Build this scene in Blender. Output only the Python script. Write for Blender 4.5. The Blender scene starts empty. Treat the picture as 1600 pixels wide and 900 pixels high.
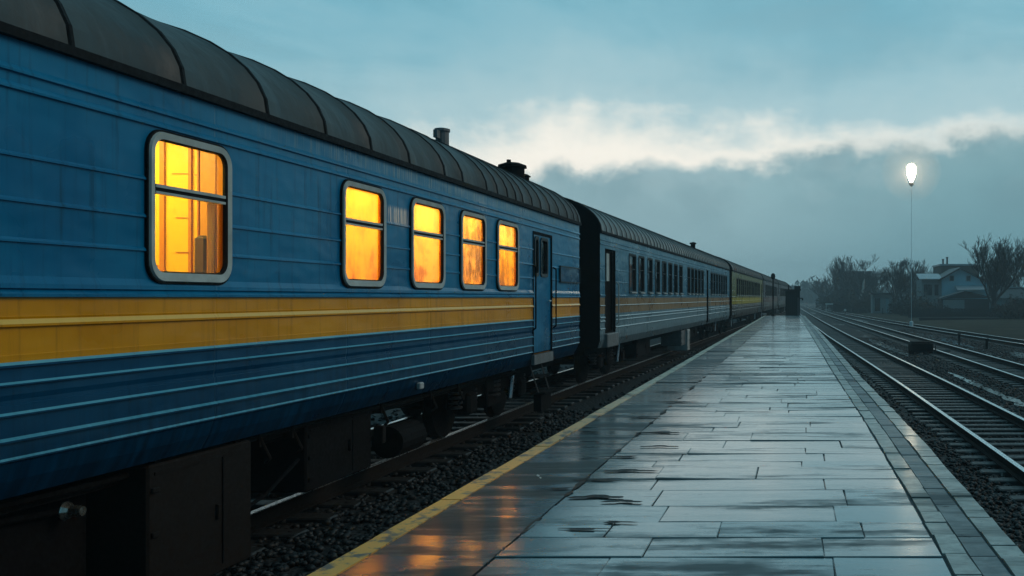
import bpy, math, random
import numpy as np
from mathutils import Vector, Matrix
R = math.radians
rnd = random.Random(7)
C = bpy.context.scene.collection
SC = bpy.context.scene
CAM_Z = 1.92
GR = -0.60            # ground on the right hand side (the yard)
GL = -0.22            # ground under the train
PZ = 0.72             # platform top

# ------------------------------------------------------------------ helpers
class MB:
    def __init__(s): s.v=[]; s.f=[]; s.m=[]
    def add(s, vs, fs, mat=0):
        o=len(s.v); s.v += [tuple(p) for p in vs]
        for f in fs: s.f.append([o+i for i in f]); s.m.append(mat)
    def box(s, c, d, mat=0, M=None):
        x,y,z=c; a,b,h=d[0]/2,d[1]/2,d[2]/2
        vs=[(x+i*a,y+j*b,z+k*h) for k in (-1,1) for j in (-1,1) for i in (-1,1)]
        if M is not None: vs=[M@Vector(v) for v in vs]
        s.add(vs,[(0,2,3,1),(4,5,7,6),(0,1,5,4),(2,6,7,3),(0,4,6,2),(1,3,7,5)],mat)
    def bbox(s, c, d, bev=0.01, mat=0):
        # box with chamfered vertical and horizontal edges
        x,y,z=c; a,b,h=d[0]/2,d[1]/2,d[2]/2; e=min(bev,a*.45,b*.45,h*.45)
        def ring(ax,by,zz): return [(x+ax-e,y-by,zz),(x+ax,y-by+e,zz),(x+ax,y+by-e,zz),(x+ax-e,y+by,zz),(x-ax+e,y+by,zz),(x-ax,y+by-e,zz),(x-ax,y-by+e,zz),(x-ax+e,y-by,zz)]
        L=[ring(a-e,b-e,z-h),ring(a,b,z-h+e),ring(a,b,z+h-e),ring(a-e,b-e,z+h)]
        vs=[p for r in L for p in r]; fs=[]
        for k in range(3):
            for i in range(8):
                j=(i+1)%8; fs.append((k*8+i,k*8+j,k*8+8+j,k*8+8+i))
        fs.append(tuple(range(7,-1,-1))); fs.append(tuple(range(24,32)))
        s.add(vs,fs,mat)
    def tube(s, p0, p1, r0, r1=None, n=8, mat=0, cap=True):
        r1=r0 if r1 is None else r1
        p0=Vector(p0); p1=Vector(p1); d=(p1-p0)
        if d.length<1e-6: return
        d.normalize(); u=d.orthogonal().normalized(); w=d.cross(u)
        vs=[]
        for p,r in ((p0,r0),(p1,r1)):
            for i in range(n):
                t=2*math.pi*i/n; vs.append(p+(u*math.cos(t)+w*math.sin(t))*r)
        fs=[(i,(i+1)%n,n+(i+1)%n,n+i) for i in range(n)]
        if cap: fs += [tuple(range(n-1,-1,-1)), tuple(range(n,2*n))]
        s.add(vs,fs,mat)
    def path(s, pts, r, n=6, mat=0):
        for a,b in zip(pts[:-1],pts[1:]): s.tube(a,b,r,r,n,mat)
    def lathe(s, prof, c=(0,0,0), ax='z', n=16, mat=0):
        vs=[]
        for r,h in prof:
            for i in range(n):
                t=2*math.pi*i/n; a,b=r*math.cos(t),r*math.sin(t)
                p=(a,b,h) if ax=='z' else ((h,a,b) if ax=='x' else (a,h,b))
                vs.append((p[0]+c[0],p[1]+c[1],p[2]+c[2]))
        fs=[]
        for k in range(len(prof)-1):
            for i in range(n):
                j=(i+1)%n; fs.append((k*n+i,k*n+j,k*n+n+j,k*n+n+i))
        fs.append(tuple(range(n-1,-1,-1))); fs.append(tuple(range((len(prof)-1)*n,len(prof)*n)))
        s.add(vs,fs,mat)
    def mesh(s, name, mats, smooth=False):
        me=bpy.data.meshes.new(name); me.from_pydata(s.v,[],s.f)
        for m in (mats if isinstance(mats,(list,tuple)) else [mats]): me.materials.append(m)
        me.polygons.foreach_set('material_index', s.m)
        if smooth: me.polygons.foreach_set('use_smooth',[True]*len(s.f))
        me.update(); return me
    def build(s, name, mats, parent=None, loc=None, smooth=False):
        o=bpy.data.objects.new(name, s.mesh(name,mats,smooth)); C.objects.link(o)
        if parent is not None: o.parent=parent
        if loc is not None: o.location=loc
        return o
def recalc(o):
    import bmesh
    bm=bmesh.new(); bm.from_mesh(o.data); bmesh.ops.recalc_face_normals(bm,faces=bm.faces); bm.to_mesh(o.data); bm.free()
def tag(o, label=None, cat=None, group=None, kind=None):
    if label: o['label']=label
    if cat: o['category']=cat
    if group: o['group']=group
    if kind: o['kind']=kind
    return o
def empty(name, loc, rz=0):
    o=bpy.data.objects.new(name,None); C.objects.link(o); o.location=loc; o.rotation_euler=(0,0,rz); o.empty_display_size=.3
    return o
def link(name, me, parent=None, loc=(0,0,0), rz=0):
    o=bpy.data.objects.new(name,me); C.objects.link(o); o.parent=parent; o.location=loc; o.rotation_euler=(0,0,rz); return o
def children(o): return [c for c in bpy.data.objects if c.parent==o]
def copy_tree(o, parent=None):
    c=o.copy(); C.objects.link(c); c.parent=parent
    for ch in children(o): copy_tree(ch,c)
    return c
def interp(x, xs, ys):
    # smooth monotone-ish interpolation (Catmull-Rom on a table)
    if x<=xs[0]: return ys[0]+(x-xs[0])*(ys[1]-ys[0])/(xs[1]-xs[0])
    if x>=xs[-1]: return ys[-1]+(x-xs[-1])*(ys[-1]-ys[-2])/(xs[-1]-xs[-2])
    for i in range(len(xs)-1):
        if x<=xs[i+1]:
            def sl(k):
                a=max(k-1,0); b=min(k+1,len(xs)-1); return (ys[b]-ys[a])/(xs[b]-xs[a])
            h=xs[i+1]-xs[i]; t=(x-xs[i])/h
            return (2*t**3-3*t*t+1)*ys[i]+(t**3-2*t*t+t)*h*sl(i)+(-2*t**3+3*t*t)*ys[i+1]+(t**3-t*t)*h*sl(i+1)

# ------------------------------------------------------------------ materials
class NT:
    def __init__(s, name):
        s.mat=bpy.data.materials.new(name); s.mat.use_nodes=True; s.nt=s.mat.node_tree; s.nt.nodes.clear()
        s.out=s.n('ShaderNodeOutputMaterial')
    def n(s, t, **kw):
        x=s.nt.nodes.new(t)
        for k,v in kw.items(): setattr(x,k,v)
        return x
    def l(s,a,b): s.nt.links.new(a,b)
    def inp(s, node, key, val):
        if hasattr(val,'is_linked') or isinstance(val,bpy.types.NodeSocket): s.l(val,node.inputs[key])
        else:
            if isinstance(val,(tuple,list)) and len(val)==3 and node.inputs[key].type=='RGBA': val=(*val,1)
            node.inputs[key].default_value=val
    def coord(s, kind='Object', scale=(1,1,1), loc=(0,0,0)):
        t=s.n('ShaderNodeTexCoord'); m=s.n('ShaderNodeMapping'); m.inputs['Scale'].default_value=scale; m.inputs['Location'].default_value=loc
        s.l(t.outputs[kind],m.inputs['Vector']); return m.outputs[0]
    def noise(s, scale, detail=4, rough=.55, vec=None, dist=0):
        x=s.n('ShaderNodeTexNoise'); x.inputs['Scale'].default_value=scale; x.inputs['Detail'].default_value=detail; x.inputs['Roughness'].default_value=rough; x.inputs['Distortion'].default_value=dist
        if vec is not None: s.l(vec,x.inputs['Vector'])
        return x.outputs['Fac']
    def ramp(s, fac, stops):
        r=s.n('ShaderNodeValToRGB'); s.inp(r,'Fac',fac); e=r.color_ramp.elements
        while len(e)<len(stops): e.new(.5)
        for i,(p,c) in enumerate(stops):
            e[i].position=p; e[i].color=(c,c,c,1) if isinstance(c,(int,float)) else (*c,1)
        return r.outputs['Color']
    def math(s, op, a, b=0.0, c=None):
        x=s.n('ShaderNodeMath',operation=op); s.inp(x,0,a); s.inp(x,1,b)
        if c is not None: s.inp(x,2,c)
        return x.outputs[0]
    def mr(s, v, a, b, c=0.0, d=1.0, smooth=True):
        x=s.n('ShaderNodeMapRange'); x.interpolation_type='SMOOTHSTEP' if smooth else 'LINEAR'
        for k,q in zip((0,1,2,3,4),(v,a,b,c,d)): s.inp(x,k,q)
        return x.outputs[0]
    def mix(s, fac, a, b, blend='MIX'):
        x=s.n('ShaderNodeMix',data_type='RGBA',blend_type=blend); s.inp(x,0,fac)
        for k,q in ((6,a),(7,b)):
            if isinstance(q,(tuple,list)): x.inputs[k].default_value=(*q,1) if len(q)==3 else q
            else: s.l(q,x.inputs[k])
        return x.outputs[2]
    def bump(s, h, strength=.3, dist=.02):
        b=s.n('ShaderNodeBump'); s.l(h,b.inputs['Height']); b.inputs['Strength'].default_value=strength; b.inputs['Distance'].default_value=dist; return b.outputs[0]
    def sep(s, vec):
        x=s.n('ShaderNodeSeparateXYZ'); s.l(vec,x.inputs[0]); return x.outputs
    def pbr(s, col, rough=.5, metal=0., normal=None, spec=None, coat=None, **kw):
        p=s.n('ShaderNodeBsdfPrincipled'); s.inp(p,'Base Color',col); s.inp(p,'Roughness',rough); s.inp(p,'Metallic',metal)
        if normal is not None: s.l(normal,p.inputs['Normal'])
        if spec is not None: s.inp(p,'Specular IOR Level',spec)
        if coat is not None: s.inp(p,'Coat Weight',coat); p.inputs['Coat Roughness'].default_value=.14
        for k,v in kw.items(): s.inp(p,k.replace('_',' '),v)
        s.l(p.outputs[0],s.out.inputs[0]); return p
MATS={}
def simple(name, col, rough=.6, metal=0., var=.35, scale=3., bump=.15, bs=30., spec=None):
    if name in MATS: return MATS[name]
    m=NT(name); v=m.coord('Object')
    n=m.noise(scale,5,.6,v); n2=m.noise(bs,4,.6,v)
    dark=tuple(c*(1-var) for c in col); lite=tuple(min(1,c*(1+var)) for c in col)
    m.pbr(m.mix(n,dark,lite), m.mr(n2,.3,.7,max(.05,rough-.12),min(1,rough+.12)), metal, m.bump(n2,bump,.01), spec)
    MATS[name]=m.mat; return m.mat

def paint(name, a, b, peel=True, dirt=.5, grime=(.03,.035,.035), worn=(.32,.40,.42), rough=.3, faded=0.):
    m=NT(name); o=m.coord('Object'); xyz=m.sep(o)
    big=m.noise(.9,4,.6,o)
    col=m.mix(m.mr(big,.3,.7),a,b)
    # vertical streaks
    st=m.noise(1.,5,.65,m.coord('Object',(.6,16,.9)))
    st2=m.noise(1.,4,.6,m.coord('Object',(.6,42,1.6)))
    d1=m.math('MULTIPLY',m.mr(st,.5,.78),dirt)
    col=m.mix(d1,col,grime)
    # road dirt creeping up from the sill
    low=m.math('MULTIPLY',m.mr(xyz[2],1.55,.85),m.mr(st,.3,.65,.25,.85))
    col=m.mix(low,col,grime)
    if faded>0: col=m.mix(m.math('MULTIPLY',m.mr(st2,.35,.7),faded),col,worn)
    ro=m.mr(big,.3,.7,rough-.07,rough+.1)
    if peel:
        # flaking paint below the gutter and between two windows
        band=m.math('MULTIPLY',m.mr(xyz[2],3.05,3.2),m.mr(xyz[1],12.5,16.5))
        band=m.math('MULTIPLY',band,m.mr(xyz[1],23.6,22.4))
        p=m.math('MULTIPLY',m.mr(m.math('ADD',st2,m.math('MULTIPLY',st,.7)),.86,.95),band)
        col=m.mix(m.math('MULTIPLY',p,.85),col,worn)
        tip=m.math('ADD',2.52,m.math('MULTIPLY',st2,.22))
        b2=m.math('MULTIPLY',m.mr(xyz[2],tip,m.math('ADD',tip,.06)),m.mr(xyz[2],2.86,2.8))
        b2=m.math('MULTIPLY',b2,m.math('MULTIPLY',m.mr(xyz[1],15.55,15.62),m.mr(xyz[1],16.12,16.05)))
        b2=m.math('MULTIPLY',b2,m.mr(st2,.45,.51))
        col=m.mix(b2,col,(.80,.66,.56))
        pale=m.math('MULTIPLY',m.mr(xyz[2],2.9,3.2),m.mr(st,.3,.7,.05,.3))
        col=m.mix(m.math('MULTIPLY',pale,m.mr(xyz[1],10,17)),col,(.08,.30,.40))
        ro=m.math('ADD',ro,m.math('MULTIPLY',p,.3))
    # oil-canned sheet steel
    w=m.noise(1.,2,.5,m.coord('Object',(1,1.6,3.2))); fine=m.noise(120,3,.6,o)
    h=m.math('ADD',m.math('MULTIPLY',w,1.),m.math('MULTIPLY',fine,.012))
    seam=m.n('ShaderNodeTexWave'); seam.wave_type='BANDS'; seam.bands_direction='Y'; seam.inputs['Scale'].default_value=.16
    m.l(o,seam.inputs['Vector']); sm=m.mr(seam.outputs['Fac'],.9992,1.,0,1)
    h=m.math('ADD',h,m.math('MULTIPLY',sm,-.12))
    m.pbr(col,ro,0,m.bump(h,.75,.035),spec=.30,coat=.13)
    return m.mat
blue=paint('paint_blue',(.0,.115,.255),(.0,.185,.36),dirt=.7,grime=(.0,.030,.065))
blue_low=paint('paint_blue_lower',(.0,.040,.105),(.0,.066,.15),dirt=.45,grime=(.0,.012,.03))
yellow=paint('paint_ochre',(.62,.25,.0),(.76,.33,.002),peel=False,dirt=.5,grime=(.22,.09,.006))
blue_b=paint('paint_blue_faded',(.012,.13,.23),(.02,.17,.28),peel=False,dirt=.6,faded=.3)
low_b=paint('paint_grey_blue_lower',(.07,.16,.21),(.12,.23,.29),peel=False,dirt=.7,faded=.5)
stripe_b=paint('paint_ochre_faded',(.26,.14,.035),(.33,.19,.06),peel=False,dirt=.6,grime=(.07,.05,.03),faded=.2)
olive=paint('paint_olive',(.17,.19,.06),(.22,.23,.085),peel=False,dirt=.5)
olive_y=paint('paint_olive_yellow',(.42,.37,.05),(.50,.44,.08),peel=False,dirt=.4)
brown_low=paint('paint_brown_lower',(.09,.08,.065),(.12,.10,.085),peel=False,dirt=.5)
mauve=paint('paint_grey_mauve',(.10,.11,.12),(.14,.14,.15),peel=False,dirt=.5)
mauve_y=paint('paint_dull_red',(.17,.12,.10),(.21,.15,.12),peel=False,dirt=.5)

bead_glint_blue=paint('bead_highlight_blue',(.05,.33,.46),(.14,.46,.58),peel=False,dirt=.2,grime=(.01,.10,.16))  # paler colours on the bead tops stand in for the sky's highlight
bead_glint_yel=paint('bead_highlight_ochre',(.80,.47,.05),(.85,.52,.10),peel=False,dirt=.2,grime=(.4,.2,.02))
bead_glint_pale=paint('bead_glint_pale',(.42,.52,.55),(.50,.60,.62),peel=False,dirt=.3)
def roofmat():
    m=NT('roof_sheet'); o=m.coord('Object'); n=m.noise(1.2,5,.65,o); st=m.noise(1.,4,.6,m.coord('Object',(1.5,9,1.5)))
    col=m.mix(m.mr(n,.3,.7),(.020,.029,.030),(.046,.062,.062)); col=m.mix(m.math('MULTIPLY',m.mr(st,.5,.75),.35),col,(.10,.135,.14))
    w=m.noise(2.2,3,.5,o); f=m.noise(60,3,.6,o)
    h=m.math('ADD',w,m.math('MULTIPLY',f,.03))
    m.pbr(col,m.mr(n,.3,.7,.48,.68),.0,m.bump(h,.8,.06),spec=.4); return m.mat
roof_m=roofmat()
roof_l=simple('roof_sheet_pale',(.10,.145,.15),.45,0,.5,2.,.3,8.)
tar=simple('black_sealant',(.005,.006,.007),.7,0,.3,spec=.15)
black=simple('black_rubber',(.004,.004,.005),.8,spec=.1)
under=simple('underframe_black',(.006,.005,.005),.85,0,.5,4.,.3,spec=.12)
boxbrown=simple('brown_cabinet',(.013,.009,.007),.75,0,.4,3.,.2,spec=.15)
steel_d=simple('dirty_steel',(.06,.06,.06),.45,.7,.5,6.,.2)
steel_b=simple('bright_steel',(.45,.46,.47),.35,.9,.3,6.,.1)
alu=simple('window_frame_grey',(.40,.46,.44),.5,0,.45,7.,.2,50.)
alu_d=simple('window_frame_dark',(.03,.035,.035),.45,.3,.4)
plate=simple('grey_plate',(.16,.17,.17),.6,.1,.5,5.,.2)
palebox=simple('pale_tank',(.40,.43,.42),.5,0,.4,6.)
chrome=simple('valve_steel',(.6,.58,.5),.25,.9,.2)

def glassmat(name, dirt=.0, tint=(1,1,1), dcol=(.5,.45,.38), sharp=(.5,.75)):
    m=NT(name); o=m.coord('Object')
    tr=m.n('ShaderNodeBsdfTransparent'); m.inp(tr,0,tint)
    gl=m.n('ShaderNodeBsdfGlossy'); m.inp(gl,'Roughness',.04); m.inp(gl,0,(.85,.92,.95))
    bm=m.noise(2.5,2,.5,o); nb=m.bump(bm,.1,.02); m.l(nb,gl.inputs['Normal'])
    fr=m.n('ShaderNodeFresnel'); fr.inputs['IOR'].default_value=1.45; m.l(nb,fr.inputs['Normal'])
    mx=m.n('ShaderNodeMixShader'); m.l(fr.outputs[0],mx.inputs[0]); m.l(tr.outputs[0],mx.inputs[1]); m.l(gl.outputs[0],mx.inputs[2])
    res=mx.outputs[0]
    if dirt>0:
        st=m.noise(1.,5,.65,m.coord('Object',(1,9,1.4))); sp=m.noise(7,5,.6,o)
        f=m.math('MULTIPLY',m.mr(m.math('MULTIPLY',m.math('ADD',st,sp),.5),*sharp),dirt)
        df=m.n('ShaderNodeBsdfDiffuse'); m.inp(df,0,dcol); tl=m.n('ShaderNodeBsdfTranslucent'); m.inp(tl,0,dcol)
        a=m.n('ShaderNodeMixShader'); a.inputs[0].default_value=.6; m.l(df.outputs[0],a.inputs[1]); m.l(tl.outputs[0],a.inputs[2])
        b=m.n('ShaderNodeMixShader'); m.l(f,b.inputs[0]); m.l(res,b.inputs[1]); m.l(a.outputs[0],b.inputs[2]); res=b.outputs[0]
    m.l(res,m.out.inputs[0]); return m.mat
glass=glassmat('window_glass',.25)
glass_dirty=glassmat('window_glass_dirty',.7,dcol=(.42,.33,.24),sharp=(.46,.62))
glass_dark=glassmat('window_glass_dark',.25,tint=(.6,.65,.65))

def blindmat(name, a, b, stain, seed, lo=.5, hi=.7):
    m=NT(name); o=m.coord('Object',loc=(0,seed,seed*.3)); xyz=m.sep(m.coord('Object'))
    st=m.noise(1.,5,.6,m.coord('Object',(1,11,.8),(0,seed*3.1,seed))); bl=m.noise(2.6,5,.65,o,.4)
    col=m.mix(m.mr(st,.3,.7),a,b)
    f=m.math('MULTIPLY',m.mr(bl,lo,hi),m.mr(st,.25,.6,.4,1.))
    f=m.math('MULTIPLY',f,m.mr(xyz[2],2.9,2.1,.25,1.))
    col=m.mix(f,col,stain)
    tl=m.n('ShaderNodeBsdfTranslucent'); m.inp(tl,0,col); df=m.n('ShaderNodeBsdfDiffuse'); m.inp(df,0,col)
    mx=m.n('ShaderNodeMixShader'); mx.inputs[0].default_value=.75; m.l(df.outputs[0],mx.inputs[1]); m.l(tl.outputs[0],mx.inputs[2]); m.l(mx.outputs[0],m.out.inputs[0])
    return m.mat
def emis(name, col, s):
    m=NT(name); e=m.n('ShaderNodeEmission'); m.inp(e,0,col); e.inputs[1].default_value=s; m.l(e.outputs[0],m.out.inputs[0]); return m.mat
warm_lamp=emis('carriage_lamp',(1,.84,.24),42.)
warm_wall=simple('warm_panel',(.80,.50,.008),.5,0,.12,2.,.05)
warm_strip=simple('warm_panel_joint',(.46,.18,.004),.5,0,.2)
warm_door=simple('warm_door',(.50,.235,.008),.5,0,.2)
seat_dark=simple('dark_seat_back',(.06,.035,.02),.7)

def wet_slab(name, a, b, rlo, rhi, spec=.5, bumpy=.25, thr=.56, film=.9, crough=.14):
    m=NT(name); o=m.coord('Object'); isl=m.n('ShaderNodeNewGeometry').outputs['Random Per Island']
    n=m.noise(1.,6,.66,m.coord('Object',(.75,4.2,1))); n2=m.noise(11,5,.65,o); pit=m.noise(75,4,.6,o); n3=m.noise(.5,4,.55,m.coord('Object',(.9,1.5,1),(3,1,0)))
    rip=m.noise(1.,4,.6,m.coord('Object',(3.,13.,1)))
    wv=m.math('ADD',m.math('MULTIPLY',n,.66),m.math('MULTIPLY',n3,.34)); wv=m.math('ADD',wv,m.math('MULTIPLY',m.math('SUBTRACT',isl,.5),.05)); wv=m.math('ADD',wv,m.math('MULTIPLY',m.math('SUBTRACT',n2,.5),.10))
    dry=m.mr(wv,thr-.07,thr+.06)
    col=m.mix(m.mr(n2,.3,.7),a,b); col=m.mix(m.math('MULTIPLY',isl,.4),col,tuple(c*.6 for c in a)); col=m.mix(m.math('MULTIPLY',dry,.8),col,tuple(c*.42 for c in a))
    blot=m.mr(n2,.63,.70); col=m.mix(m.math('MULTIPLY',blot,.5),col,(.012,.013,.013))
    ro=m.mr(dry,0,1,rlo,rhi,False); ro=m.math('ADD',ro,m.math('MULTIPLY',m.mr(rip,.4,.65),.07)); ro=m.math('ADD',ro,m.math('MULTIPLY',blot,.08))
    h=m.math('ADD',m.math('MULTIPLY',n2,.30),m.math('MULTIPLY',pit,.10)); h=m.math('ADD',h,m.math('MULTIPLY',rip,.55)); h=m.math('ADD',h,m.math('MULTIPLY',n,.7))
    m.pbr(col,ro,0,m.bump(h,bumpy,.012),spec=spec,coat=m.mr(dry,0,1,film,film*.1,False),Coat_Roughness=crough); return m.mat
slab_m=wet_slab('wet_paving',(.022,.050,.058),(.062,.115,.13),.16,.55,spec=.8,bumpy=.085,thr=.55,film=1.,crough=.15)
strip_m=wet_slab('worn_edge_slab',(.10,.13,.14),(.20,.24,.25),.42,.62,.5,.3,.56,0.)
asph_m=wet_slab('wet_asphalt',(.014,.027,.032),(.036,.060,.067),.13,.55,.45,.15,.51,.9,.13)
kerb_m=wet_slab('pale_kerb',(.19,.22,.21),(.42,.47,.44),.36,.6,.5,.3,.56,.15)
joint_m2=simple('joint_grit',(.03,.036,.038),.7,0,.5,5.)
joint_m=simple('joint_dirt',(.010,.010,.010),.8,0,.4)
conc_m=simple('wall_concrete',(.10,.10,.095),.8,0,.4,2.,.3,12.)
def yellowline():
    m=NT('worn_yellow_paint'); o=m.coord('Object'); n=m.noise(9,6,.7,o); n2=m.noise(1.5,3,.5,o); xyz=m.sep(m.coord('Object'))
    f=m.mr(m.math('ADD',m.math('MULTIPLY',n,.7),m.math('MULTIPLY',n2,.3)),.50,.59)
    base=m.mix(n,(.06,.06,.055),(.16,.16,.14))
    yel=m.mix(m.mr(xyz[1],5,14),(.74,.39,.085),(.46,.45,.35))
    m.pbr(m.mix(f,yel,base),.5,0,m.bump(n,.3,.01)); return m.mat
yel_m=yellowline()

def groundmat():
    m=NT('yard_ground'); o=m.coord('Object'); n=m.noise(.35,5,.6,o); g=m.noise(9,5,.7,o); v=m.n('ShaderNodeTexVoronoi'); v.inputs['Scale'].default_value=17; m.l(o,v.inputs['Vector'])
    col=m.mix(m.mr(n,.3,.7),(.006,.006,.006),(.017,.016,.015)); col=m.mix(m.math('MULTIPLY',m.mr(g,.5,.7),.5),col,(.03,.03,.028))
    dist=m.sep(o)[1]
    wet=m.mr(m.noise(1.,4,.55,m.coord('Object',(.5,.07,1))),.54,.66)
    m.pbr(col,m.mr(wet,0,1,.75,.3,False),0,m.bump(m.math('ADD',v.outputs['Distance'],g),.8,.05),spec=.35); return m.mat
ground_m=groundmat()
stone_m=None
def stonemat(name,k):
    m=NT(name); g=m.n('ShaderNodeNewGeometry'); o=m.coord('Object'); n=m.noise(40,3,.6,o)
    c=m.mix(g.outputs['Random Per Island'],(.010*k,.010*k,.011*k),(.05*k,.052*k,.052*k)); c=m.mix(m.math('MULTIPLY',n,.3),c,(.05*k,.045*k,.04*k))
    m.pbr(c,m.mr(n,.3,.7,.4,.7),0,m.bump(n,.3,.01),spec=.35); return m.mat
stone_m=stonemat('ballast_stone',.28)
sleeper_m=simple('wet_sleeper',(.022,.021,.020),.55,0,.5,4.,.4,20.)
rail_side=simple('rusty_rail',(.012,.008,.006),.8,0,.5,8.,spec=.15)
rail_head=simple('polished_rail_head',(.72,.74,.74),.30,.95,.2,3.,.05)
def puddlemat():
    m=NT('puddle_water'); o=m.coord('Object'); n=m.noise(6,3,.5,o)
    m.pbr((.02,.025,.027),.08,0,m.bump(n,.05,.01),spec=.6); return m.mat
water_m=puddlemat()
def grassmat():
    m=NT('dead_grass'); o=m.coord('Object'); n=m.noise(.5,5,.6,o); g=m.noise(6,5,.7,m.coord('Object',(1,.4,1)))
    c=m.mix(m.mr(n,.3,.7),(.026,.023,.016),(.062,.054,.035)); c=m.mix(m.mr(g,.45,.7),c,(.03,.032,.02))
    m.pbr(c,.9,0,m.bump(g,.6,.1),spec=.1); return m.mat
grass_m=grassmat()
bark=simple('dark_bark',(.022,.020,.020),.9,0,.4,6.,.3)
bark_r=simple('reddish_twigs',(.045,.028,.026),.9,0,.3,2.)
bark_b=simple('birch_bark',(.30,.29,.27),.8,0,.6,3.)
bush_m=simple('dark_bush',(.018,.020,.016),.9,0,.5,2.)
hedge_m=simple('hedge_leaf',(.012,.014,.011),.85,0,.5,2.)
wall_blue=simple('pale_blue_render',(.30,.52,.60),.85,0,.2,1.,.2,6.)
wall_pale=simple('pale_render',(.30,.33,.33),.85,0,.2,1.)
wall_grey=simple('grey_render',(.26,.29,.29),.85,0,.25,1.)
wall_brick=simple('brown_brick',(.10,.065,.05),.85,0,.35,4.)
wall_dark=simple('dark_render',(.035,.037,.038),.9,0,.3,1.)
roof_wet=simple('wet_metal_roof',(.34,.38,.40),.35,.1,.25,1.)
roof_dark=simple('dark_slate',(.028,.030,.032),.5,0,.3,1.)
win_dark=simple('house_window',(.02,.025,.03),.15,0,.1)
wood_dark=simple('dark_planks',(.028,.026,.024),.8,0,.4,3.)
white_p=simple('white_paint',(.62,.64,.62),.6,0,.2)
postpale=simple('pale_blue_paint',(.22,.33,.36),.7,0,.2)
hazed_mast=simple('haze_paled_mast',(.55,.68,.72),.55,.2,.15)  # lamp mast colour paled towards the sky, standing in for haze

# ------------------------------------------------------------------ track centre lines
GAUGE=1.30
TR0=[(-10,-5.55),(18,-5.55),(20,-5.53),(48,-4.86),(73.5,-4.1),(98,-3.38),(122,-2.55),(160,-2.2),(330,-4.0)]
TR1=[(-6,4.0),(13,3.72),(18,3.62),(27,3.43),(44,2.95),(60,2.5),(100,1.72),(172,.62),(330,-1.3)]
TR2=[(-6,7.4),(15,7.32),(30,7.12),(45,6.78),(60,6.38),(97,5.4),(150,4.2),(220,3.2),(330,1.7)]
TR3=[(-6,16.5),(15,15.),(30,13.4),(51,11.7),(77,9.9),(110,8.3),(150,6.9),(220,5.6),(330,4.2)]
def trx(tab, y): return interp(y,[t[0] for t in tab],[t[1] for t in tab])
RAILPROF=[(-.065,-.16),(.065,-.16),(.065,-.147),(.012,-.125),(.012,-.04),(.040,-.032),(.042,-.006),(.034,0),(-.034,0),(-.042,-.006),(-.040,-.032),(-.012,-.04),(-.012,-.125),(-.065,-.147)]
slp=MB(); slp.bbox((0,0,0),(2.25,.24,.16),.015)
sleeper_mesh=slp.mesh('sleeper',sleeper_m)
def track(tab, z, label, y0, y1, ys0, n_sl, group):
    root=empty('railway_track',(0,0,z)); tag(root,label,'railway track',group)
    ys=list(np.concatenate([np.arange(y0,60,1.5),np.arange(60,y1,5.)]))
    for sgn in (-1,1):
        m=MB(); P=len(RAILPROF); vs=[]
        for y in ys:
            c=trx(tab,y); s=(trx(tab,y+.5)-trx(tab,y-.5)); L=math.hypot(1,s); nx,ny=1/L,-s/L
            for a,b in RAILPROF:
                off=sgn*(GAUGE/2+.03)+a*1.0
                vs.append((c+off*nx,y+off*ny,b))
        for k in range(len(ys)-1):
            for i in range(P):
                j=(i+1)%P
                m.add([],[],0); m.f.append([k*P+i,k*P+j,(k+1)*P+j,(k+1)*P+i]); m.m.append(1 if i in (6,7,8) else 0)
        m.v=vs; m.f.append(list(range(P-1,-1,-1))); m.m.append(0)
        m.build('rail',[rail_side,rail_head],root)
    far=MB(); y=ys0; k=0
    while y<min(y1,230):
        c=trx(tab,y); a=-math.atan(trx(tab,y+.5)-trx(tab,y-.5))
        if k<n_sl:
            o=link('sleeper',sleeper_mesh,root,(c+rnd.uniform(-.03,.03),y,-.16-.083+rnd.uniform(-.012,.008)),a+rnd.uniform(-.01,.01))
        else: far.bbox((c,y,-.243),(2.25,.24,.16),.015)
        y+=.62; k+=1
    if far.v: tag(far.build('far_sleepers',sleeper_m,root),kind='stuff')
    return root
track(TR0,0,'track under the waiting train, mostly hidden in its shadow','railway track' and -10,200,2.2,40,'tracks of the station yard') if False else None
track(TR0,0.,'railway track under the blue and yellow train, lost in its shadow',-10,330,3.,60,'tracks of the station yard')
track(TR1,-.38,'railway track nearest the platform on its right side, bright rails and wet sleepers',4,330,7.5,100,'tracks of the station yard')
track(TR2,-.38,'middle track of the yard with shiny rails beside the black point motor box',8,330,20,100,'tracks of the station yard')
track(TR3,-.38,'farthest dark track running along the dead grass before the houses',20,330,42,80,'tracks of the station yard')

# ------------------------------------------------------------------ ground
def hx(x,y):
    if x<-2.2: return GL
    if x>1.2: return GR
    t=(x+2.2)/3.4; t=t*t*(3-2*t); return GL+(GR-GL)*t
def ground():
    xs=list(np.concatenate([[-900,-300,-120,-50,-25,-12,-8],np.arange(-6,12.1,.6),[14,17,22,30,45,70,120,300,900]]))
    ys=list(np.concatenate([[-60,-20,-8],np.arange(-4,60,1.),np.arange(60,130,4.),[140,170,220,300,450,700,1200,2500]]))
    m=MB(); nr=random.Random(3)
    for y in ys:
        for x in xs:
            z=hx(x,y)
            if abs(x)<14 and y<80: z+=nr.uniform(-.02,.02)
            m.v.append((x,y,z))
    nx=len(xs)
    for j in range(len(ys)-1):
        for i in range(nx-1):
            m.f.append([j*nx+i,j*nx+i+1,(j+1)*nx+i+1,(j+1)*nx+i]); m.m.append(0)
    tag(m.build('ground',ground_m,smooth=True),'dark gravelly yard ground around the tracks','ground',kind='structure')
ground()
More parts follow.
